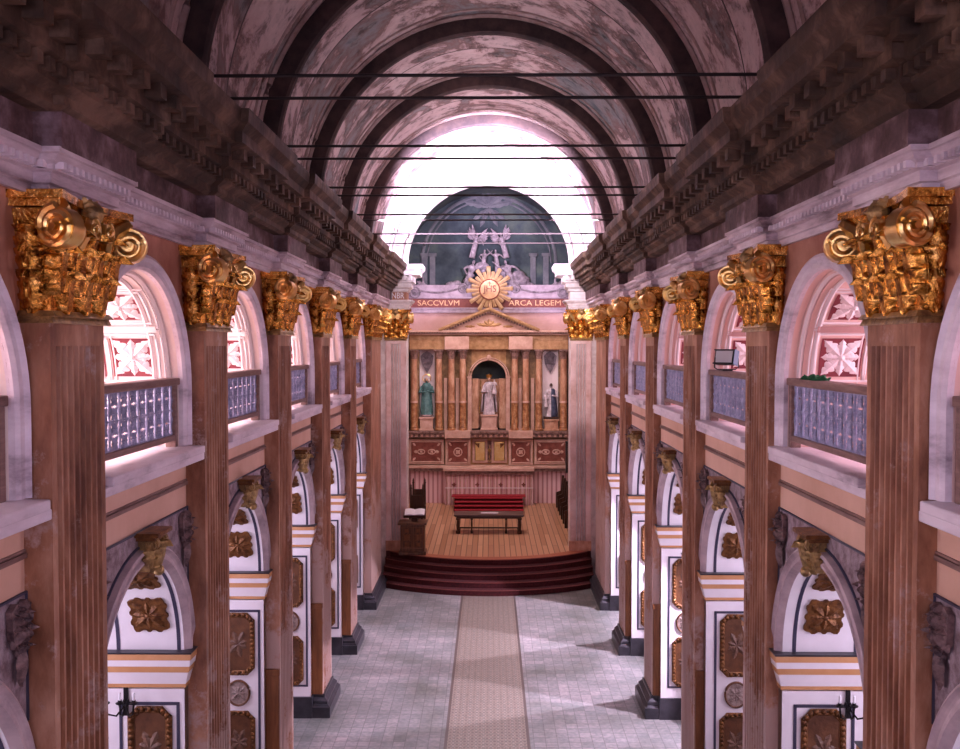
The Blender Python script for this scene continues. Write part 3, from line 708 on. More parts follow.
def lower_bay(sd, c):
    setside(sd)
    S = SIDE[sd]; org = (sd*XW, c, 0)
    t = thing('chapel_arch', org, '', 'arch', 'chapel arches of the %s wall' % S)
    def B(m, n, mt, p=t, **k):
        m.v = [(x,y+c,z) for x,y,z in m.v]; return m.build(n, mt, p, sd, org, **k)
    RO = .455*W; IT = Z(-1.075); IB = Z(-1.215)
    m = arch_sweep(MB(), [(XW,RO),(XW-.11,RO-.015),(XW-.13,RO-.05),(XW-.09,RO-.075),(XW-.07,RO-.10),(XW-.07,LR+.12),(XW-.11,LR+.10),(XW-.11,LR+.06),(XW-.05,LR+.03),(XW,LR)], LZC, IT); B(m,'archivolt','archivolt',smooth=30)
    RO = .437*W
    m = arch_sweep(MB(), [(XW-.001,LR-.001),(1.45*W,LR-.001)], LZC, IT); B(m,'soffit','white',smooth=30)
    m = MB()
    for x0 in (1.085, 1.30):
        arch_sweep(m, [(x0*W-.03,LR-.006),(x0*W+.03,LR-.006)], LZC, IT)
    B(m,'painted_border','navy',smooth=30)
    R = LR-.004
    def fn(u,v,h):
        an = v/R; return (u, (R-h)*math.cos(an), LZC+(R-h)*math.sin(an))
    for (a0,a1) in ((11,31),(39,57)):
        m = MB(); xa, xb = 1.115*W, 1.245*W; va, vb = math.radians(a0)*R, math.radians(a1)*R; uc, vc = (xa+xb)/2, (va+vb)/2
        poly = []
        for i in range(48):
            a = 2*pi*i/48; q = 1/max(abs(math.cos(a)),abs(math.sin(a))); w_ = (1.04 if i%4 in (0,1) else .93)*min(q,1.36)
            poly.append((uc+(xb-xa)*.5*w_*math.cos(a), vc+(vb-va)*.5*w_*math.sin(a)))
        m.prism(poly, lambda u,v: fn(u,v,.0), lambda u,v: fn(u,v,.03))
        rosette(m, lambda u,v,h: fn(u,v,h+.03), uc, vc, (xb-xa)*.44, .045, 1.25); B(m,'gilt_flower','bronze',smooth=40)
    # piers (far one faces the nave front), both sides of the opening
    for sg in (1,-1):
        y0 = sg*(LR-.001); yo = sg*(RO)
        m = MB().box(XW-.0, 1.45*W, min(y0,yo), max(y0,yo), .58, IB); pier = B(m,'jamb_pier','white')
        m = MB().box(XW-.04, 1.47*W, min(y0-sg*.06,yo), max(y0-sg*.06,yo), 0, .58); B(m,'plinth','black_base',pier)
        # impost
        ip = None
        for (e0,e1,a,b,mt,nm) in ((.16,.17,.955,1.0,'black_base','top_fillet'),(.15,.15,.80,.955,'ochre','upper_gold_band'),(.125,.14,.63,.80,'white','impost_fascia'),(.10,.115,.47,.63,'ochre','middle_gold_band'),(.03,.09,.14,.47,'white','impost_cyma'),(.03,.035,.05,.14,'ochre','lower_gold_band')):
            z0, z1 = IB+(IT-IB)*a, IB+(IT-IB)*b
            def ring(e,z): return [(XW-e,yo,z),(XW-e,y0-sg*e,z),(1.46*W,y0-sg*e,z),(1.46*W,yo,z)]
            m = MB().add(ring(e0,z0)+ring(e1,z1), [(0,1,2,3),(4,5,6,7),(0,1,5,4),(1,2,6,5),(2,3,7,6),(3,0,4,7)])
            B(m,nm,mt,pier)
        if sg < 0: continue
        yf = y0-.004
        m = MB(); xa, xb, za, zb = 1.085*W, 1.30*W, Z(-2.06), Z(-1.262)
        for (p,q,r_,s_) in ((xa,xa+.05,za,zb),(xb-.05,xb,za,zb),(xa,xb,za,za+.05),(xa,xb,zb-.05,zb)): m.box(p,q,yf-.008,yf+.002,r_,s_)
        B(m,'painted_frame','navy',pier)
        def oct_(cx,cz,hw,hh,ch): return [(cx-hw+ch,cz-hh),(cx+hw-ch,cz-hh),(cx+hw,cz-hh+ch),(cx+hw,cz+hh-ch),(cx+hw-ch,cz+hh),(cx-hw+ch,cz+hh),(cx-hw,cz+hh-ch),(cx-hw,cz-hh+ch)]
        cx = 1.19*W
        for cz in (Z(-1.426), Z(-1.90)):
            hh = .14*W
            pa = oct_(cx,cz,.30,hh,.13); m = MB().prism(pa, lambda u,v: (u,yf,v), lambda u,v: (u,yf-.02,v)); ct = B(m,'cartouche','bronze_dark',pier)
            m = MB()
            for pa, r_ in ((oct_(cx,cz,.27,hh-.04,.12),.022),(oct_(cx,cz,.34,hh+.03,.14),.02)): m.tube([(u,yf-.02,v) for u,v in pa], r_, 6, closed=True)
            pa = oct_(cx,cz,.305,hh,.13)
            for i in range(8):
                a, b = pa[i], pa[(i+1)%8]; L_ = math.hypot(a[0]-b[0],a[1]-b[1]); k_ = max(1,int(L_/.09))
                for q in range(k_): 
                    f_ = (q+.5)/k_; m.ball((a[0]+(b[0]-a[0])*f_, yf-.03, a[1]+(b[1]-a[1])*f_), .045, 6, (1,.8,1.15))
            B(m,'gilt_rim','bronze',ct,smooth=50)
            m = MB()
            f2 = lambda u,v,h: (cx+u, yf-.02-h, cz+v)
            for ang in (0.3,1.2,2.0,2.8,3.6,4.5,5.5): leaf_flat(m, f2, 0, 0, ang, .30 if abs(math.sin(ang))>.5 else .2, .13, .03)
            B(m,'carved_relief','carved_brown',ct)
        m = MB().prism([(cx+.235*math.cos(a),Z(-1.663)+.27*math.sin(a)) for a in span(0,2*pi*31/32,31)], lambda u,v:(u,yf,v), lambda u,v:(u,yf-.02,v)); md = B(m,'medallion','medallion',pier)
        m = MB().tube([(cx+.235*math.cos(a),yf-.02,Z(-1.663)+.27*math.sin(a)) for a in span(0,2*pi*31/32,31)], .025, 6, closed=True); B(m,'medallion_rim','bronze_dark',md)
        m = MB(); f2 = lambda u,v,h: (cx+u, yf-.02-h, Z(-1.663)+v); rosette(m, f2, 0, 0, .15, .03); B(m,'medallion_relief','medallion',md)
    # keystone
    m = MB(); kz = LZC+.46*W; kb = LZC+LR-.06; xk = XW
    m.add([(xk+.1,-.13,kb),(xk-.16,-.13,kb),(xk-.22,-.17,kz+.1),(xk+.1,-.17,kz+.1),(xk+.1,.13,kb),(xk-.16,.13,kb),(xk-.22,.17,kz+.1),(xk+.1,.17,kz+.1)],[(0,1,2,3),(4,5,6,7),(0,1,5,4),(1,2,6,5),(2,3,7,6),(3,0,4,7)])
    ks = B(m,'keystone','gold_dull')
    m = MB().box(xk-.34,xk+.02,-.30,.30,kz+.16,kz+.22); m.box(xk-.28,xk+.02,-.24,.24,kz+.10,kz+.16); B(m,'keystone_cap','bronze',ks,bevel=.01)
    m = MB(); acanthus(m,(xk-.20,0,kb-.02),(-1,0),(0,1),kz-kb+.1,.34,.12,.10)
    for q in (-1,1):
        acanthus(m,(xk-.16,q*.15,kb+.05),(-.7,q*.7),(.7,q*.7),.34,.2,.08,.06)
        volute(m,(xk-.22,q*.17,kz+.06),(0,1,0),(0,0,1),.10,.08,1.5); 
    m.ball((xk-.24,0,kb+.0),.08,8); B(m,'keystone_scrollwork','gold_dull',ks,smooth=60)
    # spandrel frames and relief
    zt = Z(-.572); PXS = XW-.02
    for sg in (-1,1):
        RA = .462*W; cy0 = RO-.01
        a1 = math.acos(min(1,cy0/RA)); a2 = math.asin(min(1,(zt-.06-LZC)/RA))
        arcp = [(sg*RA*math.cos(a), LZC+RA*math.sin(a)) for a in span(a1+.12, a2, 10)]
        loop = [(sg*cy0,zt),(sg*cy0,arcp[0][1])]+arcp+[(arcp[-1][0],zt)]
        m = MB().tube([(PXS,y,z) for y,z in loop], .02, 5, closed=True); sp_ = B(m,'spandrel_frame','navy')
        m = MB().prism(loop, lambda u,v:(XW-.004,u,v), lambda u,v:(XW-.012,u,v)); B(m,'spandrel_panel','relief_grey',sp_)
        cy_, cz_ = sg*(RO-.24), zt-.30; f3 = lambda u,v,h: (XW-.05-h*2, cy_+u, cz_+v)
        m = MB().prism([(cy_-.2,cz_+.2),(cy_-.1,cz_+.26),(cy_,cz_+.2),(cy_+.1,cz_+.26),(cy_+.2,cz_+.2),(cy_+.17,cz_-.1),(cy_,cz_-.34),(cy_-.17,cz_-.1)],lambda u,v:(XW-.02,u,v),lambda u,v:(XW-.09,u,v))
        rosette(m, f3, 0, 0, .19, .06); rosette(m, f3, 0, .16, .10, .05); rosette(m, f3, 0, -.18, .10, .05); leaf_flat(m,f3,0,-.2,-pi/2,.42,.2,.05)
        B(m,'spandrel_relief','relief_dark',sp_,smooth=60)
    m = MB().box(XW-.035,XW,-RO-.02,RO+.02,Z(-.492),Z(-.480)); m.box(XW-.02,XW,-RO-.02,RO+.02,Z(-.478),Z(-.472)); B(m,'string_line','rail_wood')
    return t
ub = {sd:upper_bay(sd,BC[0]) for sd in (-1,1)}; bb = {sd:balustrade(sd,BC[0]) for sd in (-1,1)}; lb = {sd:lower_bay(sd,BC[0]) for sd in (-1,1)}
WH = ['cut off by the %s picture edge','between first and second %s pilasters','between second and third %s pilasters','between third and fourth %s pilasters','between fourth and fifth %s pilasters','between fifth and last %s pilasters']
for sd in (-1,1):
    setside(sd)
    S = SIDE[sd]
    for k in range(6):
        w_ = WH[k] % S
        for src, x, z, lab in ((ub, XW, SILL, 'marble gallery arch with rosette panels, '), (bb, XW+.02*W, SILL, 'blue-grey openwork gallery balustrade '), (lb, XW, 0, 'white and gold chapel arch ')):
            o = src[sd] if k == 0 else copy_tree(src[sd]); o.location = (sd*x, BC[k], z); o['label'] = lab+w_

# ------------------------------------------------------------------ small things on the nave walls
for sd in (-1,1):
    setside(sd)
    S = SIDE[sd]
    for k in (1,):
        yf = BC[k]+LR; x0 = (1.275)*W
        org = (sd*x0, yf, Z(-1.25))
        t = thing('candle_sconce', org, 'black wrought-iron candle sconce on the white pier at the lower %s' % S, 'sconce', 'wrought iron wall sconces')
        m = MB().box(x0-.035,x0+.035,yf-.03,yf,Z(-1.31),Z(-1.13)); m.build('back_plate','wrought',t,sd,org)
        for q in (-1,0,1):
            m = MB(); xe = x0+q*.22; m.tube([(x0,yf-.03,Z(-1.27)),(x0+q*.1,yf-.16,Z(-1.30)),(x0+q*.2,yf-.26,Z(-1.285)),(xe,yf-.27,Z(-1.25))], .016, 6)
            m.tube([(x0+q*.06,yf-.1+.05*math.cos(a),Z(-1.26)+.06*math.sin(a)) for a in span(0,5,10)], .011, 5)
            a_ = m.build('arm','wrought',t,sd,org,smooth=60)
            MB().lathe((xe,yf-.27,Z(-1.25)), [(.02,0),(.06,.015),(.065,.03),(.03,.035),(.03,.07)], 12).build('drip_pan','wrought',a_,sd,org,smooth=40)
            MB().lathe((xe,yf-.27,Z(-1.25)+.07), [(.02,0),(.02,.11),(.004,.125)], 10).build('candle','paper',a_,sd,org,smooth=40)
# green cloth on right rail of bay 1
m = MB(); yc = BC[1]+.75; xr = 1.07*W
def gc(u,v): return (xr-.11+.24*v+.02*math.sin(u*17), yc+.62*(u-.5)+.03*math.sin(v*9), Z(-.115)+.04+.03*math.sin(u*11+v*3)+.025*math.sin(u*23)+.02*math.cos(v*13))
m.grid(gc, span(0,1,24), span(0,1,8)); m.grid(lambda u,v:(gc(u,v)[0],gc(u,v)[1],Z(-.115)+.021), span(0,1,24), span(0,1,8))
o = m.build('folded_cloth','green_cloth',None,1,(xr,yc,Z(-.115)+.02),smooth=70); tag(o,'dark green crumpled cloth lying on the second right gallery rail','cloth')
# floodlight on the right rail of bay 2
xr = 1.065*W; yc = BC[2]+.55; zt = Z(-.115)+.02
t = thing('floodlight', (xr,yc,zt), 'black rectangular floodlight tilted on the right gallery rail between second and third pilasters', 'floodlight')
body = MB().box(-.34,.34,-.10,.10,-.24,.24,).build('housing','black_plastic',t,bevel=.015)
MB().box(-.29,.29,-.125,-.098,-.19,.19).build('glass','lens',body)
MB().box(.345,.375,-.13,.16,-.25,.25).build('side_fin','blue_side',body,bevel=.005)
for q in (-1,1): MB().box(-.36,.36,-.135,-.10,q*.22-.02,q*.22+.02).build('rim','black_plastic',body)
body.scale = (.62,.62,.62)
body.location = (-.02,0,.27); body.rotation_euler = (math.radians(-14),0,math.radians(-42))
m = MB().tube([(-.23,0,.27),(-.24,0,.07),(-.18,0,.03),(.18,0,.03),(.24,0,.07),(.23,0,.27)], .014, 6); m.box(-.1,.1,-.1,.1,0,.03); m.build('bracket','black_plastic',t)

# ------------------------------------------------------------------ sanctuary
SF = Z(-1.99); YB = Y(.0128)
R0 = 1.73*W; Y0 = 38.17; RIS = SF/5; TR = .355
steps = thing('curved_steps', (0,Y0,0), 'dark red carpeted curved steps rising to the sanctuary', 'steps')
for i in range(5):
    r = R0-i*TR; cyy = Y0+R0; xm = XF-.02
    def P(rr, x): return (x, cyy-math.sqrt(rr*rr-x*x))
    xs = span(-xm, xm, 40); m = MB()
    pl = [P(r,x) for x in xs]; pl = pl+[(xm,YP-.20),(-xm,YP-.20)]
    z1 = RIS*(i+1)-(.004 if i==4 else 0)
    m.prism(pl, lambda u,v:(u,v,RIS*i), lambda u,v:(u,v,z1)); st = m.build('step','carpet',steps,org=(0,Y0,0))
    m = MB().tube([(x,P(r,x)[1]-.005,RIS*(i+1)-.02) for x in xs], .018, 6); m.build('nosing','nosing',st,org=(0,Y0,0))
# platform carpet edge & floor
m = MB(); xs = span(-XF+.03,XF-.03,30); r4 = R0-4*TR
pl = [(x, Y0+R0-math.sqrt((r4-.02)**2-x*x)) for x in xs]
m.prism(pl+[(XF-.03,YP+.9),(1.03*W,YP+.9),(1.03*W,YB+.5),(-1.03*W,YB+.5),(-1.03*W,YP+.9),(-XF+.03,YP+.9)], lambda u,v:(u,v,SF-.05), lambda u,v:(u,v,SF)); struct(m.build('floor_sanctuary','planks'))
m = MB().prism([(x, Y0+R0-math.sqrt(r4*r4-x*x)) for x in xs]+[(x, Y0+R0-math.sqrt((r4-.5)**2-x*x)) for x in reversed(xs)], lambda u,v:(u,v,SF-.02), lambda u,v:(u,v,SF+.004))
mat('red_wood', (.36,.09,.04), (.46,.15,.08), scale=2, rough=.4); m.build('landing_edge','red_wood',steps,org=(0,Y0,0))
# shell
XS = 1.03*W
for sd in (-1,1):
    struct(MB().box(XS,XS+.3,YP+.9,YB+.6,0,Z(.97)).build('wall_sanctuary_'+SIDE[sd],'sanct_wall',sd=sd))
    struct(MB().box(XP,XS+.3,YP+.88,YP+.95,0,Z(.97)).build('wall_return_'+SIDE[sd],'sanct_wall',sd=sd))
    fo = struct(MB().box(XS-.06,XS,Y(.0104),Y(.0118),Z(.30),Z(1.0)).build('window_%d'%(25 if sd<0 else 26),'white',sd=sd))
mat('pane_sanct', (.9,.8,.9), emit=(1,.82,.85), est=4.)
for sd in (-1,1):
    fo = [o for o in COL.objects if o.name==('window_25' if sd<0 else 'window_26')][0]
    MB().box(XS-.09,XS-.055,Y(.0105),Y(.0117),Z(.32),Z(.98)).build('pane','pane_sanct',parent=fo,sd=sd)
struct(MB().grid(lambda y,a: (1.09*W*math.cos(a), y, VZ+1.09*W*math.sin(a)), [YP+.02,YB+.6], span(-.02,pi+.02,48)).build('ceiling_sanctuary','lun_dark',smooth=40))
struct(MB().box(-XS-.3,XS+.3,YB+.5,YB+.8,0,Z(2.1)).build('wall_sanctuary_back','lun_dark'))

# retable
sr = .01268; YR = Y(sr); cxr = .02
def rx(px): return (px-490.2)*sr*W
def rz(py): return Z((346-py)*sr)
RT = thing('retable', (0,YR,SF), 'tall gilded marble altarpiece with paired columns, niches and pediment', 'altarpiece')
RO_ = (0,YR,SF)
def RB(m, n, mt, p=RT, **k): return m.build(n, mt, p, 1, RO_, **k)
def pb(x0,x1,y0,y1,d0,d1): return MB().box(rx(x0),rx(x1),YR-d0,YR+d1,rz(y1),rz(y0))
RB(pb(411,569,331,471,-.05,.5).box(0,0,0,0,0,0) if False else pb(411,569,431,471,0,.5),'predella_wall','ret_gold')
# back body pieces around niches
def body(x0,x1,y0,y1,mt='ret_back'): RB(pb(x0,x1,y0,y1,-.10,.5),'back_panel',mt)
body(411,420.5,349,431); body(436,473,349,431); body(507.5,544,349,431); body(560,569,349,431)
for x0,x1 in ((420.5,436),(544,560)):
    RB(pb(x0,x1,349,431,-.45,.5),'side_niche','niche_white')
# central niche: spandrel block with arch hole
m = MB(); xa, xb = rx(473), rx(507.5); xc = (xa+xb)/2; rr = (xb-xa)/2; zs = rz(378); zt = rz(349); n = 20
arc = [(xc-rr*math.cos(pi*i/n), zs+rr*math.sin(pi*i/n)) for i in range(n+1)]
for i in range(n):
    a, b = arc[i], arc[i+1]
    m.add([(a[0],YR+.10,a[1]),(b[0],YR+.10,b[1]),(b[0],YR+.10,zt),(a[0],YR+.10,zt),(a[0],YR+.5,a[1]),(b[0],YR+.5,b[1])], [(0,1,2,3),(0,1,5,4)])
RB(m,'niche_spandrel','ret_gold')
m = MB(); pth = [(xa,rz(429))]+arc+[(xb,rz(429))]
m.add([(a,YR+.1,b) for a,b in pth]+[(a,YR+1.1,b) for a,b in pth], [(i,i+1,len(pth)+i+1,len(pth)+i) for i in range(len(pth)-1)])
m.add([(a,YR+1.1,b) for a,b in pth], [tuple(range(len(pth)))]); ni = RB(m,'centre_niche','niche_dark')
m = MB(); 
for rad, th in ((rr+.05,.05),(rr+.17,.035)): m.tube([(xc-rad*math.cos(a), YR+.05, zs+rad*math.sin(a)) for a in span(0,pi,24)], th, 8)
RB(m,'niche_arch','ret_pink',ni,smooth=50)
RB(MB().box(xa-.22,xa,YR-.02,YR+.12,rz(431),zs).box(xb,xb+.22,YR-.02,YR+.12,rz(431),zs).box(xa-.26,xa+.02,YR-.06,YR+.12,zs,zs+.09).box(xb-.02,xb+.26,YR-.06,YR+.12,zs,zs+.09),'niche_pilasters','ret_pink',ni)
RB(MB().box(xa,xa+.38,YR+.3,YR+1.0,rz(429),zs-.05).box(xb-.38,xb,YR+.3,YR+1.0,rz(429),zs-.05).box(xa,xb,YR+.8,YR+1.05,rz(429),zs-.08),'niche_lining','ret_marble',ni)
RB(MB().ball((xc,YR-.02,rz(357.5)),.13,8,(1,.6,1.3)),'niche_keystone','ret_pink',ni)
# columns
for px in (416,440.6,453,464.4,516,527,540,564.5):
    x = rx(px); r = .190; yc = YR-.22; zb = rz(430); zt2 = rz(349.5)
    h = zt2-zb
    m = MB().lathe((x,yc,zb), [(r*1.25,0),(r*1.25,.10),(r*1.1,.14),(r*1.15,.2),(r,.24),(r*1.0,h*.34)], 20); cl = RB(m,'column','ret_marble_low',smooth=40)
    RB(MB().lathe((x,yc,zb), [(r*1.12,h*.34),(r*1.16,h*.35),(r*1.12,h*.365)], 20),'column_ring','ret_pink',cl,smooth=40)
    RB(MB().lathe((x,yc,zb), [(r*1.0,h*.36),(r*.98,h*.6),(r*.88,h*.89)], 20),'column_shaft','ret_marble',cl,smooth=40)
    m = MB().lathe((x,yc,zb), [(r*.95,h*.885),(r*.95,h*.9),(r*.9,h*.91),(r*1.3,h*.985)], 16)
    for q in range(8):
        a = 2*pi*q/8; acanthus(m,(x+r*.9*math.cos(a),yc+r*.9*math.sin(a),zb+h*.905),(math.cos(a),math.sin(a)),(-math.sin(a),math.cos(a)),h*.08,.17,.09,.03)
    m.box(x-r*1.35,x+r*1.35,yc-r*1.35,yc+r*1.35,zb+h*.98,zb+h); RB(m,'column_capital','ret_dark',cl,smooth=50)
for px in (447,458.8,521.5,534): RB(pb(px-1.6,px+1.6,378,431,.02,.1),'strip_pilaster','ret_pink')
# ledge under the columns
m = pb(410,570,430.5,433,.62,.5); m.box(rx(410.5),rx(569.5),YR-.52,YR+.5,rz(437),rz(433)); RB(m,'carved_ledge','ret_dark',bevel=.02)
m = MB()
for x0 in range(30): 
    x = rx(413+x0*5.3); f4 = lambda u,v,h: (x+u, YR-.53-h, rz(435)+v); rosette(m,f4,0,0,.085,.03)
RB(m,'ledge_carving','ret_pink',smooth=50)
RB(pb(446.5,472,430,437.5,.70,.5).box(rx(510),rx(534),YR-.70,YR+.5,rz(437.5),rz(430)),'ledge_breaks','ret_pink',bevel=.02)
# predella panels
def panel(x0,x1,y0,y1,kind,dep):
    b = RB(pb(x0,x1,y0,y1,dep,.2),'predella_block','ret_pink',bevel=.015)
    i = 2.6; a0,a1,b0,b1 = rx(x0+i),rx(x1-i),rz(y1-i),rz(y0+i)
    RB(MB().box(a0,a1,YR-dep-.02,YR-dep+.01,b0,b1),'inset','ret_maroon' if kind!='gold' else 'gold_bright',b)
    m = MB().tube([(u,YR-dep-.02,v) for u,v in ((a0,b0),(a1,b0),(a1,b1),(a0,b1))], .035, 5, closed=True)
    cx, cz = (a0+a1)/2,(b0+b1)/2; f5 = lambda u,v,h:(cx+u,YR-dep-.02-h,cz+v)
    if kind=='ring': m.tube([(cx+.23*math.cos(a),YR-dep-.04,cz+.23*math.sin(a)) for a in span(0,2*pi*23/24,23)],.035,6,closed=True); rosette(m,f5,0,0,.13,.04)
    if kind=='scroll':
        for q in (-1,1):
            m.tube([(cx+q*.3+.2*math.cos(a),YR-dep-.04,cz+.13*math.sin(a)) for a in span(0,2*pi*23/24,23)],.035,6,closed=True)
            f6 = lambda u,v,h:(cx+q*.3+u,YR-dep-.02-h,cz+v); rosette(m,f6,0,0,.09,.04); leaf_flat(m,f5,q*.5,0,0 if q>0 else pi,.22,.2,.04)
    if kind!='gold':
        for sx in (-1,1):
            for sz in (-1,1): leaf_flat(m,f5,sx*(a1-a0)*.46,sz*(b1-b0)*.44,math.atan2(-sz,-sx),.24,.13,.035)
    else:
        pass
    RB(m,'inset_carving','ret_pink' if kind!='gold' else 'ret_gold',b,smooth=50)
panel(410.5,445.5,439,464,'scroll',.28); panel(447,472,438.5,464.5,'ring',.42); panel(510,534,438.5,464.5,'ring',.42); panel(535.5,569,439,464,'scroll',.28)
for x0,x1 in ((474,489),(493,508.5)): panel(x0,x1,439,463,'gold',.10)
for q,px in ((1,478.5),(-1,504)):
    z0 = rz(446); RB(MB().prism([(rx(px-2.5),z0+.16),(rx(px+2.5),z0+.16),(rx(px+q*2),z0-.12)],lambda u,v:(u,YR-.13,v),lambda u,v:(u,YR-.16,v)),'door_emblem','bronze')
RB(MB().box(rx(489),rx(493),YR-.06,YR+.2,rz(463),rz(441)),'tabernacle_gap','ret_dark')
RB(MB().lathe((rx(491),YR-.35,rz(461)), [(.12,0),(.13,.05),(.03,.1),(.03,.5),(.1,.6),(.12,.7),(.02,.75),(.02,.95)], 12),'tabernacle_cross','gold_dull',smooth=50)
m = pb(410,570,465,467.5,.62,.5); m.box(rx(445.5),rx(535),YR-1.2,YR+.1,rz(469),rz(466)); RB(m,'altar_ledge','ret_pink',bevel=.02)
RB(pb(411,569,467.5,470.5,.55,.5).box(rx(447),rx(534),YR-1.12,YR+.1,rz(472.5),rz(469)),'dark_fascia','ret_dark')  # dark strip below the altar ledge
# lower frontals
RB(pb(411,569,470,503,.30,.5),'base_wall','altar_cloth')
m = MB().box(rx(447),rx(534),YR-1.0,YR,SF,rz(472)); fr = RB(m,'altar_front','altar_cloth')
m = MB()
nst = 26
for i in range(nst):
    x = rx(447.5)+(rx(533.5)-rx(447.5))*(i+.5)/nst; m.tube([(x,YR-1.01,SF+.05),(x,YR-1.01,rz(473.5))],.035,6)
RB(m,'pleats','ret_pink',fr,smooth=50)
m = MB()
for px in (456,479,502,524.5):
    x = rx(px)*1.0; zc_ = rz(482.5)
    for k in range(4): leaf_flat(m, lambda u,v,h:(x+u,YR-1.05-h,zc_+v),0,0,k*pi/2,.13,.10,.02,2)
RB(m,'crosses','ret_maroon',fr)
RB(MB().box(rx(447),rx(534),YR-1.055,YR-1.04,rz(486),rz(485.4)),'trim_braid','paper',fr)
# entablature and pediment
m = pb(411,569,340,349.5,.25,.5); RB(m,'architrave','ret_gold',bevel=.02)
m = MB().box(rx(446.5),rx(470.5),YR-.55,YR,rz(349.5),rz(336.5)).box(rx(510),rx(533.5),YR-.55,YR,rz(349.5),rz(336.5)); RB(m,'entablature_blocks','ret_pink',bevel=.02)
RB(pb(411,569,334,341,.16,.5),'frieze','ret_gold')
m = pb(409.5,570.5,330.5,332.6,.72,.5); m.box(rx(410.5),rx(569.5),YR-.5,YR,rz(335),rz(333.4)); RB(m,'cornice','ret_pink',bevel=.015)
m = MB()
for i in range(62): x = rx(411.5+i*2.54); m.box(x-.045,x+.045,YR-.66,YR-.4,rz(333.6),rz(332.4))
RB(m,'dentils','ret_dark')
# pediment
A = (rx(441),rz(330.5)); Bq = (rx(540),rz(330.5)); C_ = (rx(490.5),rz(309.5))
RB(MB().prism([A,Bq,C_], lambda u,v:(u,YR-.35,v), lambda u,v:(u,YR+.2,v)),'pediment_field','ret_pink')
m = MB(); dm = MB()
for p, q in ((A,C_),(Bq,C_)):
    d = Vector((q[0]-p[0],0,q[1]-p[1])); L_ = d.length; d.normalize(); nn = Vector((-d.z,0,d.x)); nn = nn if nn.z>0 else -nn
    for (e0,e1,dp_) in ((-.02,.09,.85),(-.10,-.02,.72)):
        P0 = Vector((p[0],0,p[1])); P1 = Vector((q[0],0,q[1]))
        c4 = [P0+nn*e0,P1+nn*e0,P1+nn*e1,P0+nn*e1]
        m.add([(c.x,YR-dp_,c.z) for c in c4]+[(c.x,YR+.2,c.z) for c in c4], [(0,1,2,3),(4,5,6,7),(0,1,5,4),(1,2,6,5),(2,3,7,6),(3,0,4,7)])
    for i in range(18):
        c = Vector((p[0],0,p[1]))+d*(L_*(i+.7)/18.5)-nn*.15
        dm.box(c.x-.05,c.x+.05,YR-.68,YR-.35,c.z-.05,c.z+.05)
RB(m,'raking_cornice','ret_gold'); RB(dm,'raking_dentils','ret_dark')
m = MB(); f7 = lambda u,v,h:(C_[0]+u,YR-.36-h,rz(326)+v)
for a in (0.15,pi-.15,1.57,.8,pi-.8): leaf_flat(m,f7,0,0,a,.75 if abs(math.cos(a))>.9 else .4,.22,.05)
for q in (-1,1): leaf_flat(m,f7,q*.8,-.03,0 if q>0 else pi,.6,.16,.05)
RB(m,'pediment_relief','ret_gold')
# shield reliefs over side niches
for px in (428,552):
    x = rx(px); m = MB().prism([(x-.36,rz(356)),(x-.2,rz(353)),(x,rz(351)),(x+.2,rz(353)),(x+.36,rz(356)),(x+.30,rz(364)),(x,rz(373.5)),(x-.30,rz(364))],lambda u,v:(u,YR+.30,v),lambda u,v:(u,YR+.44,v))
    f8 = lambda u,v,h:(x+u,YR+.30-h,rz(361)+v); rosette(m,f8,0,.02,.25,.07); RB(m,'shield_relief','relief_purple',smooth=50)
# pedestals
for px,w_,y0,y1,mt in ((428,6.6,417,430.5,'ret_pink'),(552.5,6.8,419,430.5,'ret_marble'),(490.5,7.6,415,430.5,'ret_pink')):
    x = rx(px); w2 = w_*sr*W; yy = YR+.05 if px!=490.5 else YR+.4
    m = MB().box(x-w2,x+w2,yy-.3,yy+.3,rz(y1),rz(y0)-.08).box(x-w2-.06,x+w2+.06,yy-.36,yy+.36,rz(y0)-.1,rz(y0)).box(x-w2-.06,x+w2+.06,yy-.36,yy+.36,rz(y1),rz(y1)+.1); RB(m,'statue_pedestal',mt,bevel=.02)

# upper bands
ub_ = thing('inscription_band', (0,YR+.2,rz(331)), 'dark red inscription frieze with gold letters above the altarpiece', 'inscription')
UO = (0,YR+.2,rz(331))
def UB(m,n,mt,p=ub_,**k): return m.build(n,mt,p,1,UO,**k)
UB(pb(408,572,313,331,-.05,.5),'plain_band','pink_plain')
UB(pb(407,573,308,313,.15,.5).box(rx(407),rx(573),YR-.22,YR,rz(309.2),rz(307.8)),'ledge','lav_band',bevel=.02)
UB(pb(408,572,298.4,308,.0,.5),'text_field','inscription')
UB(pb(408,572,285,298.4,-.02,.5).box(rx(408),rx(572),YR-.12,YR+.1,rz(298.8),rz(297.4)),'upper_band','lav_band',bevel=.02)
lettering('lettering','SACCVLVM', rx(461)-rx(419.5), .30, (rx(440),YR-.03-UO[1],rz(303)-UO[2]),'letter_gold',ub_,.015)
lettering('lettering','ARCA LEGEM', rx(562)-rx(510), .30, (rx(536),YR-.03-UO[1],rz(303)-UO[2]),'letter_gold',ub_,.015)
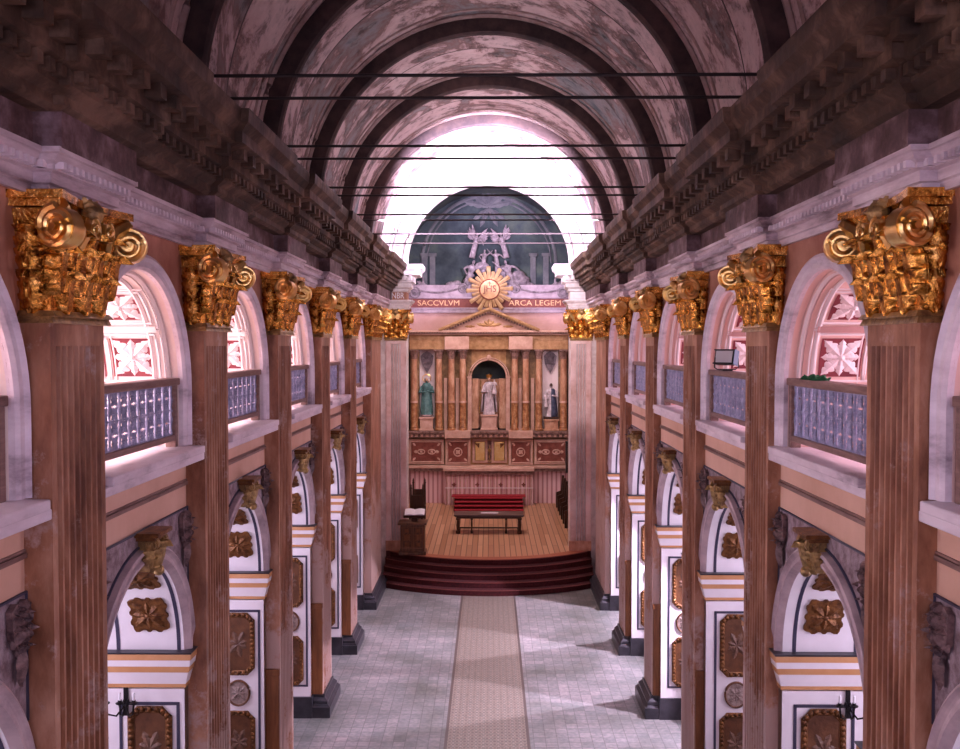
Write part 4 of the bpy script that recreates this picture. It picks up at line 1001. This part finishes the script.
# sunburst
sb = thing('sunburst_emblem', (rx(491),YR-.35,rz(290)), 'gold sunburst with red centre and sacred monogram above the pediment', 'emblem')
m = MB()
for k in range(24):
    a = 2*pi*k/24+.05; Lr = (1.30 if k%2==0 else 1.02); w_ = .12 if k%2==0 else .10; r0 = .40
    ca, sa = math.cos(a), math.sin(a)
    P = lambda r,t,y: (r*ca-t*sa, y, r*sa+t*ca)
    m.add([P(r0,-w_*.6,0),P(r0,w_*.6,0),P(Lr,w_,.02),P(Lr*1.03,0,.02),P(Lr,-w_,.02),P(r0,0,-.07),P(Lr*.97,0,-.06)],[(0,5,6,4),(5,1,2,6),(4,6,3),(6,2,3),(0,1,2,3,4)])
m.build('rays','ray_gold',sb)
MB().prism([(.56*math.cos(a),.56*math.sin(a)) for a in span(0,2*pi*39/40,39)],lambda u,v:(u,-.08,v),lambda u,v:(u,.03,v)).build('disc','ret_gold',sb)
m = MB().tube([(.56*math.cos(a),-.09,.56*math.sin(a)) for a in span(0,2*pi*39/40,39)],.04,6,closed=True); m.build('ring','ret_maroon',sb,smooth=50)
lettering('monogram','JHS', .74,.50,(0,-.11,-.02),'inscription',sb,.02)
MB().box(-.02,.02,-.12,-.09,.2,.46).box(-.1,.1,-.12,-.09,.34,.38).build('small_cross','inscription',sb)
MB().box(-.1,.1,-.02,.55,-.1,.1).build('mount','ret_dark',sb)

# figures -----------------------------------------------------------
def figure(name, parent, mt, H, robe=1., arms=None, lean=0, seated=False, head=True, wings=False, voxel=.035, rot=0):
    "one continuous body: robe, torso, arms, head, remeshed"
    m = MB(); h = H
    if not seated:
        m.lathe((0,0,0), [(.001,0),(.17*h*robe,0),(.165*h*robe,.03*h),(.14*h*robe,.2*h),(.12*h*robe,.4*h),(.10*h,.55*h),(.085*h,.62*h),(.115*h,.72*h),(.125*h,.79*h),(.07*h,.835*h),(.035*h,.85*h),(.035*h,.88*h),(.001,.88*h)], 24, 1, .72)
        for q in range(7):
            a = -2.6+q*.75; m.tube([(.15*h*robe*math.cos(a),.105*h*robe*math.sin(a),.02*h),(.10*h*math.cos(a),.07*h*math.sin(a),.52*h)],[.022*h,.012*h],6)
        sh, hp = .79*h, .5*h
    else:
        m.lathe((0,0,0), [(.001,0),(.19*h,0),(.2*h,.05*h),(.17*h,.3*h),(.14*h,.45*h),(.11*h,.55*h),(.13*h,.72*h),(.12*h,.79*h),(.04*h,.85*h),(.035*h,.88*h),(.001,.88*h)], 24, 1, .9)
        for q in (-1,1): m.tube([(q*.07*h,0,.42*h),(q*.1*h,-.26*h,.42*h),(q*.09*h,-.28*h,.05*h)],[.09*h,.075*h,.05*h],10)
        sh = .79*h
    arms = arms or [((-.13,0,.77),(-.19,-.04,.6),(-.06,-.13,.62)),((.13,0,.77),(.19,-.04,.6),(.06,-.13,.64))]
    for A_ in arms:
        P = [tuple(c*h for c in p) for p in A_]; m.tube(P,[.042*h,.036*h,.024*h],10); e = P[-1]; d = (Vector(P[-1])-Vector(P[-2])).normalized()
        m.ball(tuple(Vector(e)+d*.02*h),.028*h,8)
        for f_ in range(4): m.tube([e, tuple(Vector(e)+d*.06*h+Vector(((f_-1.5)*.011*h,0,.0)))],.008*h,5)
    hb = (lean*h,-.012*h,.935*h)
    m.ball(hb,.06*h,14,(.82,.95,1.12)); m.ball((hb[0],hb[1]-.057*h,hb[2]-.005*h),.012*h,6,(.8,1.2,1.4)); m.ball((hb[0],hb[1]-.045*h,hb[2]-.035*h),.022*h,6)
    o = m.build(name, mt, parent, smooth=180)
    r = o.modifiers.new('remesh','REMESH'); r.mode = 'VOXEL'; r.voxel_size = voxel; r.use_smooth_shade = True
    s_ = o.modifiers.new('smooth','SMOOTH'); s_.factor = .5; s_.iterations = 2
    # hair / veil
    return o
def statue(name, x, y, z, H, label, robe_mt, extra):
    t = thing(name, (x,y,z), label, 'statue', None)
    b = figure('body', t, robe_mt, H, voxel=H*.014); extra(t, b, H); return t
def face(t, H, mt='skin', x=0, y=-.012, z=.935):
    m = MB().ball((x*H,y*H-.006*H,z*H),.058*H,14,(.80,.98,1.1)); m.ball((x*H,(y-.066)*H,(z-.006)*H),.009*H,6,(.8,1,1.5))
    m.build('head',mt,t,smooth=180)
    m = MB()
    for q in (-1,1): m.ball(((x+q*.02)*H,(y-.058)*H,(z+.008)*H),.007*H,6)
    m.ball((x*H,(y-.058)*H,(z-.03)*H),.009*H,6,(1.4,.5,.5)); m.build('eyes_and_mouth','hair',t)
def ex_mary(t,b,H):
    face(t,H)
    m = MB().lathe((0,.004*H,0), [(.17*H,.05*H),(.175*H,.1*H),(.15*H,.4*H),(.14*H,.6*H),(.135*H,.78*H),(.085*H,.86*H)],20,1,.75)
    m.f = [f for f in m.f if len(f)==4 and not all(m.v[i][1] < -.05*H for i in f)]
    o = m.build('mantle','statue_teal',t,smooth=60); o.modifiers.new('solid','SOLIDIFY').thickness = .03
    m = MB().ball((0,.012*H,.945*H),.072*H,14,(.9,.9,1.1)); m.f=[f for f in m.f if not all(m.v[i][1]<-.02*H for i in f)]; m.build('veil','statue_pale',t,smooth=80)
    MB().tube([(.11*H*math.cos(a),.02,.985*H+.10*H*math.sin(a)) for a in span(0,2*pi*19/20,19)],.012*H,6,closed=True).build('halo','gold_bright',t)
    MB().ball((0,0,.0),.15*H,12,(1.1,.8,.45)).build('cloud_base','statue_pale',t,smooth=80)
statue('statue_of_woman', rx(428), YR+.05, rz(417)+.12, 2.12, 'standing statue in teal robe with halo in the left white niche', 'statue_teal', ex_mary)
def ex_center(t,b,H):
    face(t,H)
    # child on the arm
    c = thing('x',(0,0,0),'','') ; bpy.data.objects.remove(c)
    ch = figure('child', t, 'statue_pale', .85, voxel=.02); ch.location = (.30,-.28,.55*H)
    m = MB().ball((0,-.0,.0),.08,10); 
    o = MB().lathe((0,0,0),[(.06*H,.985*H),(.075*H,1.0*H),(.085*H,1.06*H),(.05*H,1.075*H),(.001,1.09*H)],12).build('crown','gold_bright',t,smooth=30)
    m = MB()
    for q in range(5): a=-2.4+q*.4; m.tube([(.17*H*math.cos(a),.12*H*math.sin(a),.02*H),(.13*H*math.cos(a),.1*H*math.sin(a),.7*H)],.012*H,6)
    m.build('robe_folds','statue_pale',t,smooth=60)
    m = MB().lathe((0,.03*H,0), [(.235*H,.06*H),(.22*H,.3*H),(.18*H,.6*H),(.15*H,.8*H),(.08*H,.87*H)],22,1,.7); m.f=[f for f in m.f if len(f)==4 and not all(m.v[i][1]<-.03*H for i in f)]
    o = m.build('cloak','statue_pale',t,smooth=60); o.modifiers.new('solid','SOLIDIFY').thickness=.03
    m = MB().tube([(-.26*H,-.1*H,0),(-.22*H,-.1*H,.92*H)],.014*H,8); m.build('staff','gold_dull',t)
statue('statue_with_child', rx(490.5), YR+.4, rz(415), 2.15, 'large pale crowned statue holding a child in the dark central niche', 'statue_pale', ex_center)
def ex_right(t,b,H):
    face(t,H,'hair')
    figure('child', t, 'statue_pale', .8, voxel=.02).location = (-.30,-.25,.30*H)
    MB().tube([(.24*H,-.1*H,0),(.22*H,-.08*H,.75*H)],.012*H,6).build('staff','dark_wood',t)
    m = MB().lathe((0,.004*H,0), [(.20*H,.0*H),(.2*H,.1*H),(.17*H,.4*H),(.14*H,.6*H),(.135*H,.78*H),(.085*H,.84*H)],20,1,.8); m.f=[f for f in m.f if len(f)==4 and not all(m.v[i][0]<.02*H for i in f)]
    o = m.build('cloak','statue_blue',t,smooth=60); o.modifiers.new('solid','SOLIDIFY').thickness=.03
    MB().box(-.42,.42,-.3,.3,-.1,.04).build('foot_slab','dark_wood',t)
statue('statue_of_man', rx(552.5), YR+.05, rz(419)+.1, 1.95, 'dark-haired statue with a small child in the right white niche', 'statue_pale', ex_right)

# lunette sculpture group
YL = YR+.25
def angel(x, z, H, label, rot=0, arms=None, wings=True, tilt=0, y=None):
    t = thing('angel_relief', (x,YL if y is None else y,z), label, 'sculpture', 'carved angels above the altarpiece')
    b = figure('body', t, 'relief_purple', H, robe=.7, arms=arms, voxel=.035)
    if wings:
        for q in (-1,1):
            m = MB()
            for i in range(5):
                a = (1.15-i*.24); L_ = H*(.60-.07*i)
                leaf_flat(m, lambda u,v,h:(q*(.06*H+u),.14*H-h,.72*H+v),0,0,a,L_,.13*H,.04,2); leaf_flat(m, lambda u,v,h:(q*(.06*H+u),.16*H+h,.72*H+v),0,0,a,L_,.13*H,.02,2)
            m.build('wing','relief_purple',t)
    t.rotation_euler = (0,tilt,rot); return t
up_arm = [((-.13,0,.77),(-.25,-.05,.88),(-.34,-.08,1.02)),((.13,0,.77),(.24,-.05,.70),(.30,-.12,.60))]
dn_arm = [((-.13,0,.77),(-.22,-.06,.66),(-.12,-.14,.55)),((.13,0,.77),(.25,-.05,.87),(.34,-.08,.98))]
angel(rx(473),rz(258),1.5,'small winged angel high on the left of the central cloud group',arms=up_arm,tilt=.25)
angel(rx(508),rz(258),1.5,'small winged angel high on the right of the central cloud group',arms=dn_arm,tilt=-.25)
angel(rx(466),rz(292),1.9,'carved angel leaning over the left of the gold sunburst',arms=dn_arm,tilt=.3,wings=False,y=YL-.1)
angel(rx(516),rz(292),1.9,'carved angel leaning over the right of the gold sunburst',arms=up_arm,tilt=-.3,wings=False,y=YL-.1)
angel(rx(484),rz(272),1.3,'small carved figure just left above the gold sunburst',arms=dn_arm,tilt=.1,wings=False)
angel(rx(499),rz(272),1.3,'small carved figure just right above the gold sunburst',arms=up_arm,tilt=-.1,wings=False)
angel(rx(440),rz(294),1.45,'reclining carved figure at the left end above the inscription',arms=dn_arm,tilt=-1.05,wings=False)
angel(rx(541),rz(294),1.45,'reclining carved figure at the right end above the inscription',arms=up_arm,tilt=1.05,wings=False)
angel(rx(421),rz(297),.95,'small seated carved figure at the far left end above the inscription',wings=False)
angel(rx(562),rz(297),.95,'small seated carved figure at the far right end above the inscription',wings=False)
m = MB(); random.seed(3)
for i in range(60):
    a = random.uniform(-1,1); x = rx(490)+a*2.4; z = rz(297)+abs(random.gauss(0,1))*1.0*(1-abs(a)*.75)+random.uniform(0,.4)
    m.ball((x,YL+.2+random.uniform(-.1,.1),z), random.uniform(.18,.4), 8, (1.2,.8,.8))
o = m.build('cloud_relief','relief_purple',None,1,(0,YL+.2,rz(298)),smooth=60)
r_ = o.modifiers.new('remesh','REMESH'); r_.mode='VOXEL'; r_.voxel_size=.06; r_.use_smooth_shade=True
tag(o,'billowing carved cloud mass behind the gold sunburst','sculpture')
# plinth slopes with volutes
for q in (-1,1):
    t = thing('scroll_pediment', (q*3.2,YR+.1,rz(298)), 'purple-grey carved scroll pediment %s of the gold sunburst' % SIDE[q], 'ornament','scroll pediments above the inscription')
    og = t.location; m = MB()
    pl = [(q*(1.3+3.0*i/14), rz(291)-.28*math.sin(i/14*pi)-.15*(i/14)) for i in range(15)]
    m.prism([(x,z+.25) for x,z in pl]+[(q*4.3,rz(298)),(q*1.3,rz(298))], lambda u,v:(u,YR-.15,v), lambda u,v:(u,YR+.3,v)); m.build('body','lav_band',t,1,og)
    m = MB().tube([(x,YR-.17,z+.26) for x,z in pl],.06,6); volute(m,(q*4.2,YR-.1,rz(293)),(0,1,0),(0,0,1),.35,.2,2); volute(m,(q*1.5,YR-.1,rz(289)),(0,1,0),(0,0,1),.28,.2,2); m.build('scroll_edge','relief_purple',t,1,og,smooth=50)
# arch moulding + painted columns on lunette wall
t = thing('lunette_moulding', (0,YB+.5,rz(262)), 'faint grey arch moulding on the dark wall behind the cloud sculpture', 'arch moulding')
m = MB()
for rr_, th in ((.86*W,.10),(.80*W,.05)): m.tube([(rr_*math.cos(a),YB+.46,rz(262)+rr_*math.sin(a)) for a in span(0,pi,48)],th,6)
m.build('ring','lun_band',t,1,t.location,smooth=50)
for q,px in ((-1,433),(1,535),(-1,425),(1,548)):
    o = MB().box(rx(px)-.16,rx(px)+.16,YB+.38,YB+.5,rz(312),rz(254)).box(rx(px)-.24,rx(px)+.24,YB+.33,YB+.5,rz(255),rz(252)).build('lunette_pilaster','lun_band',None,1,(rx(px),YB+.4,rz(298)))
    tag(o,'faint %s strip pilaster on the %s of the dark lunette wall' % ('inner' if px in (433,535) else 'outer', SIDE[q]),'pilaster')
m = MB(); f9 = lambda u,v,h:(rx(490)+u,YB+.45-h,rz(205)+v)
for a in span(.2,pi-.2,6): leaf_flat(m,f9,0,0,a,1.5 if abs(math.cos(a))>.5 else .9,.4,.12)
for a in (-.6,-2.5,-1.1,-2.0): leaf_flat(m,f9,0,-.1,a,1.2,.3,.12)
o = m.build('foliage_relief','lun_band',None,1,(rx(490),YB+.45,rz(205))); tag(o,'faint carved foliage at the top of the dark lunette','ornament')

# high altar footpace (bright red steps)
t = thing('altar_steps', (0,50.9,SF), 'bright red carpeted straight steps before the high altar', 'steps')
for i in range(4):
    st = MB().box(-1.86,1.86,50.75+i*.42,YR-1.02,SF+i*.15,SF+(i+1)*.15-.045).build('step','carpet',t,1,(0,50.9,SF))  # risers reuse the darker carpet; their shade is put into the colour
    MB().box(-1.88,1.88,50.7+i*.42,YR-1.02,SF+(i+1)*.15-.045,SF+(i+1)*.15).build('tread','carpet_lit_tread',st,1,(0,50.9,SF),bevel=.01)
MB().box(-2.05,2.05,52.3,53.1,SF+.60,SF+.64).build('upper_tread','carpet_lit_tread',t,1,(0,50.9,SF))
# table
TY = 45.1; t = thing('altar_table', (0.02,TY,SF), 'dark wooden altar table with grey top standing on the plank floor', 'table')
MB().box(-1.68,1.68,-.1,1.1,.84,.90).build('table_top','cloth_white' if False else 'table_wood',t,bevel=.01)
MB().box(-1.55,1.55,-.0,1.0,.72,.84).build('apron','dark_wood',t)
MB().box(-1.62,1.62,-.04,1.04,.80,.84).build('moulding','table_wood',t)
for x,y,w_ in ((-1.47,.06,.11),(1.47,.06,.11),(-.82,.12,.06),(.82,.12,.06),(-1.47,.92,.09),(1.47,.92,.09)):
    MB().lathe((x,y,0),[(w_,0),(w_,.12),(w_*.6,.16),(w_*.8,.4),(w_*.6,.62),(w_,.66),(w_,.74)],10).build('leg','dark_wood',t,smooth=40)
MB().box(-1.4,1.4,.46,.54,.16,.22).build('stretcher','dark_wood',t)
o = MB().box(-.42,.42,-.2,.2,0,.025).build('altar_cloth','cloth_white'); o.location = (.05,TY+.45,SF+.903); tag(o,'small pale cloth lying on the dark altar table','cloth')
# ambo
AX, AY = -.715*W, 40.72
t = thing('ambo', (AX,AY,SF), 'carved dark wooden ambo at the left end of the steps', 'lectern')
MB().box(-.62,.55,-.35,.45,0,.14).build('foot','ambo_wood',t,bevel=.02)
bd = MB().box(-.55,.48,-.28,.4,.14,1.30).build('body','ambo_wood',t,bevel=.02)
m = MB()
for x0 in (-.48,-.0): 
    m.tube([(x0,-.30,.3),(x0+.42,-.30,.3),(x0+.42,-.30,1.2),(x0,-.30,1.2)],.025,5,closed=True)
    fq = lambda u,v,h:(x0+.21+u,-.29-h,.75+v); rosette(m,fq,0,0,.16,.04); rosette(m,fq,0,.3,.1,.03); rosette(m,fq,0,-.3,.1,.03)
m.build('carving','panel_wood',bd)
MB().box(-.66,.58,-.40,.5,1.30,1.40).build('cornice','ambo_wood',t,bevel=.02)
MB().box(-.10,.16,.0,.25,1.40,1.68).build('desk_post','dark_wood',t)
ds = MB().box(-.45,.48,-.28,.32,-.03,.03).build('desk','dark_wood',t); ds.location=(.02,.1,1.70); ds.rotation_euler=(math.radians(22),0,0)
b = thing('open_book',(AX+.04,AY+.08,SF+1.76),'open white book lying on the lectern at the left of the steps','book')
b.rotation_euler=(math.radians(22),0,0)
for q in (-1,1):
    m = MB().grid(lambda u,v:(q*u*.43,-.22+.46*v,.02+.05*math.sin(u*pi*.9)),span(0,1,8),[0,1]); m.grid(lambda u,v:(q*u*.43,-.22+.46*v,0),span(0,1,8),[0,1])
    m.grid(lambda u,v:(q*u*.43,-.22,v*(.02+.05*math.sin(u*pi*.9))),span(0,1,8),[0,1]); m.build('pages','paper',b,smooth=60)
MB().box(-.46,.46,-.25,.26,-.012,0).build('cover','carpet',b)
# chair behind the ambo with tall posts
for k,(x,y,lab) in enumerate(((-.79*W,46.6,'dark high-backed choir chair behind the ambo, nearer of two'),(-.80*W,48.6,'dark high-backed choir chair by the left sanctuary wall, farther of two'))):
    t = thing('choir_chair',(x,y,SF),lab,'chair','high-backed choir chairs'); t.rotation_euler = (0,0,math.radians(-90))
    MB().box(-.4,.45,-.35,.35,.42,.50).build('seat','dark_wood',t,bevel=.01); MB().box(-.42,-.34,-.35,.35,.5,1.55).build('backrest','dark_wood',t,bevel=.01)
    for sx,sy in ((-.36,-.3),(-.36,.3),(.38,-.3),(.38,.3)):
        top = 1.85 if sx<0 else .75
        MB().box(sx-.045,sx+.045,sy-.045,sy+.045,0,top).build('post','dark_wood',t)
        MB().lathe((sx,sy,top),[(.05,0),(.07,.05),(.04,.1),(.05,.16),(.002,.3)],10).build('finial','dark_wood',t,smooth=50)
    for sy in (-.3,.3): MB().box(-.36,.42,sy-.04,sy+.04,.72,.78).build('armrest','dark_wood',t)
# right choir stalls
t = thing('choir_stalls',(.93*W,49.5,SF),'long dark wooden choir stall along the right sanctuary wall','choir stall')
og = t.location
def CS(m,n,mt='dark_wood'): return m.build(n,mt,t,1,og)
CS(MB().box(.93*W,.945*W,46.4,52.6,SF,SF+1.65),'backrest'); CS(MB().box(.845*W,.93*W,46.5,52.5,SF+.42,SF+.5),'seat'); CS(MB().box(.845*W,.93*W,46.5,52.5,SF,SF+.42),'seat_front')
for i in range(6):
    y = 46.5+i*1.2; CS(MB().prism([(.83*W,SF),(.93*W,SF),(.93*W,SF+1.8),(.90*W,SF+1.8),(.885*W,SF+.95),(.83*W,SF+.85)],lambda u,v:(u,y-.04,v),lambda u,v:(u,y+.04,v)),'divider')
# loudspeaker on the right by the retable
t = thing('loudspeaker',(rx(568.5),YR-1.2,rz(470)),'tall narrow black loudspeaker at the right end of the altarpiece','loudspeaker')
MB().box(-.17,.17,-.15,.15,0,1.75).build('cabinet','black_plastic',t,bevel=.02); MB().box(-.13,.13,-.165,-.15,.06,1.69).build('grille','niche_dark',t); MB().box(-.05,.05,.15,1.3,.8,.95).build('bracket','black_plastic',t)
MB().tube([(-.0,0,-2.25*0-.0),(0,0,-(rz(470)-SF))],.03,6).build('stand_pole','black_plastic',t)

# ------------------------------------------------------------------ lights (added spots and fills without fixtures, daylight)
def area(name, loc, tgt, sx, sy, power, col):
    l = bpy.data.lights.new(name,'AREA'); l.shape='RECTANGLE'; l.size=sx; l.size_y=sy; l.energy=power; l.color=col
    o = bpy.data.objects.new(name,l); COL.objects.link(o); o.location=loc
    o.rotation_euler = (Vector(tgt)-Vector(loc)).to_track_quat('-Z','Y').to_euler(); return o
def spot(name, loc, tgt, power, col, ang, blend=.5, size=.2):
    l = bpy.data.lights.new(name,'SPOT'); l.energy=power; l.color=col; l.spot_size=math.radians(ang); l.spot_blend=blend; l.shadow_soft_size=size
    o = bpy.data.objects.new(name,l); COL.objects.link(o); o.location=loc
    o.rotation_euler = (Vector(tgt)-Vector(loc)).to_track_quat('-Z','Y').to_euler(); return o
PK = (1,.80,.93); VI = (.80,.70,1); WM = (1,.80,.70)
for sd in (-1,1):
    spot('arch_fill_spot', (sd*.78*W,31.5,Z(.86)), (-sd*.22*W,YP,Z(1.62)), 34000 if sd<0 else 26000, (.86,.72,1), 51, .22, .3)  # unseen spots added to whiten the arch wall
    spot('pier_fill_spot', (sd*.55*W,31.0,Z(.92)), (sd*.88*W,YP,Z(.42)), 5200 if sd>0 else 2000, (1,.82,.95), 20, .7, .3)  # added spots on the pier entablatures, no fixtures
    spot('pier_fill_wash', (sd*.2*W,30.0,Z(.6)), (sd*.88*W,YP,Z(-.25)), 3200 if sd>0 else 1800, (1,.80,.86), 26, .9, .3)  # added wash down the fluted piers, no lamp there
area('sanctuary_top_fill', (0,47.5,Z(1.75)), (0,49.5,SF), 5, 4, 1000, (1,.82,.78))  # added overhead fill for the treads; the vault has no opening
for sd in (-1,1): spot('altarpiece_fill_spot', (sd*.7*W,YP+1.6,Z(.85)), (-sd*.2*W,YR,Z(-.7)), 620, (1,.80,.72), 60, .8, .3)  # unseen spots added to brighten the altarpiece
area('loft_window_light', (0,YS+.2,Z(0)), (0,20,Z(-1.2)), 7, 3, 620, VI)
for k in range(6):
    area('gallery_daylight', (-XO+.15,BC[k],Z(0)), (0,BC[k]+1.0,Z(-.25)), 1.9, 2.4, 230, PK)
    area('gallery_daylight', (XO-.15,BC[k],Z(0)), (0,BC[k]+1.0,Z(-.3)), 1.9, 2.4, 130, (.95,.74,1))
    for sd in (-1,1): area('aisle_daylight', (sd*(XO-.15),BC[k],Z(-1.0)), (0,BC[k]+.5,0), 1.4, 2.6, (90,120,150,170,180,200)[k], VI)
for k, pw_ in ((2,50),(3,220),(4,460),(5,600)):
    for sd in (-1,1): spot('vault_fill_wash', (sd*.80*W,PC[k]+2.6,Z(.83)), (-sd*.55*W,PC[k]+2.6,Z(1.6)), pw_, (1,.80,.90), 120, .9, .3)  # unseen spots added to light the vault sides, without housings
for k in (3,4,5): spot('aisle_sun_light', (XO-.3,BC[k]-.3,Z(-.75)), (.25*W,BC[k],0), 6500, (.90,.74,1), 50, .15, .12)
w = bpy.data.worlds.new('World'); bpy.context.scene.world = w; w.use_nodes = True
w.node_tree.nodes['Background'].inputs[0].default_value = (.55,.42,.62,1); w.node_tree.nodes['Background'].inputs[1].default_value = .04
# ------------------------------------------------------------------ camera
cam = bpy.data.cameras.new('camera'); co = bpy.data.objects.new('camera',cam); COL.objects.link(co)
cam.sensor_width = 36; cam.lens = 950/960*36; cam.clip_end = 300
co.location = (.07,0,EYE); co.rotation_euler = (math.radians(90-1.718),0,math.radians(.603))
sc = bpy.context.scene; sc.camera = co
sc.view_settings.view_transform='Standard'; sc.view_settings.look='None'; sc.view_settings.gamma=1; sc.view_settings.exposure=0
sc.view_settings.use_curve_mapping=False
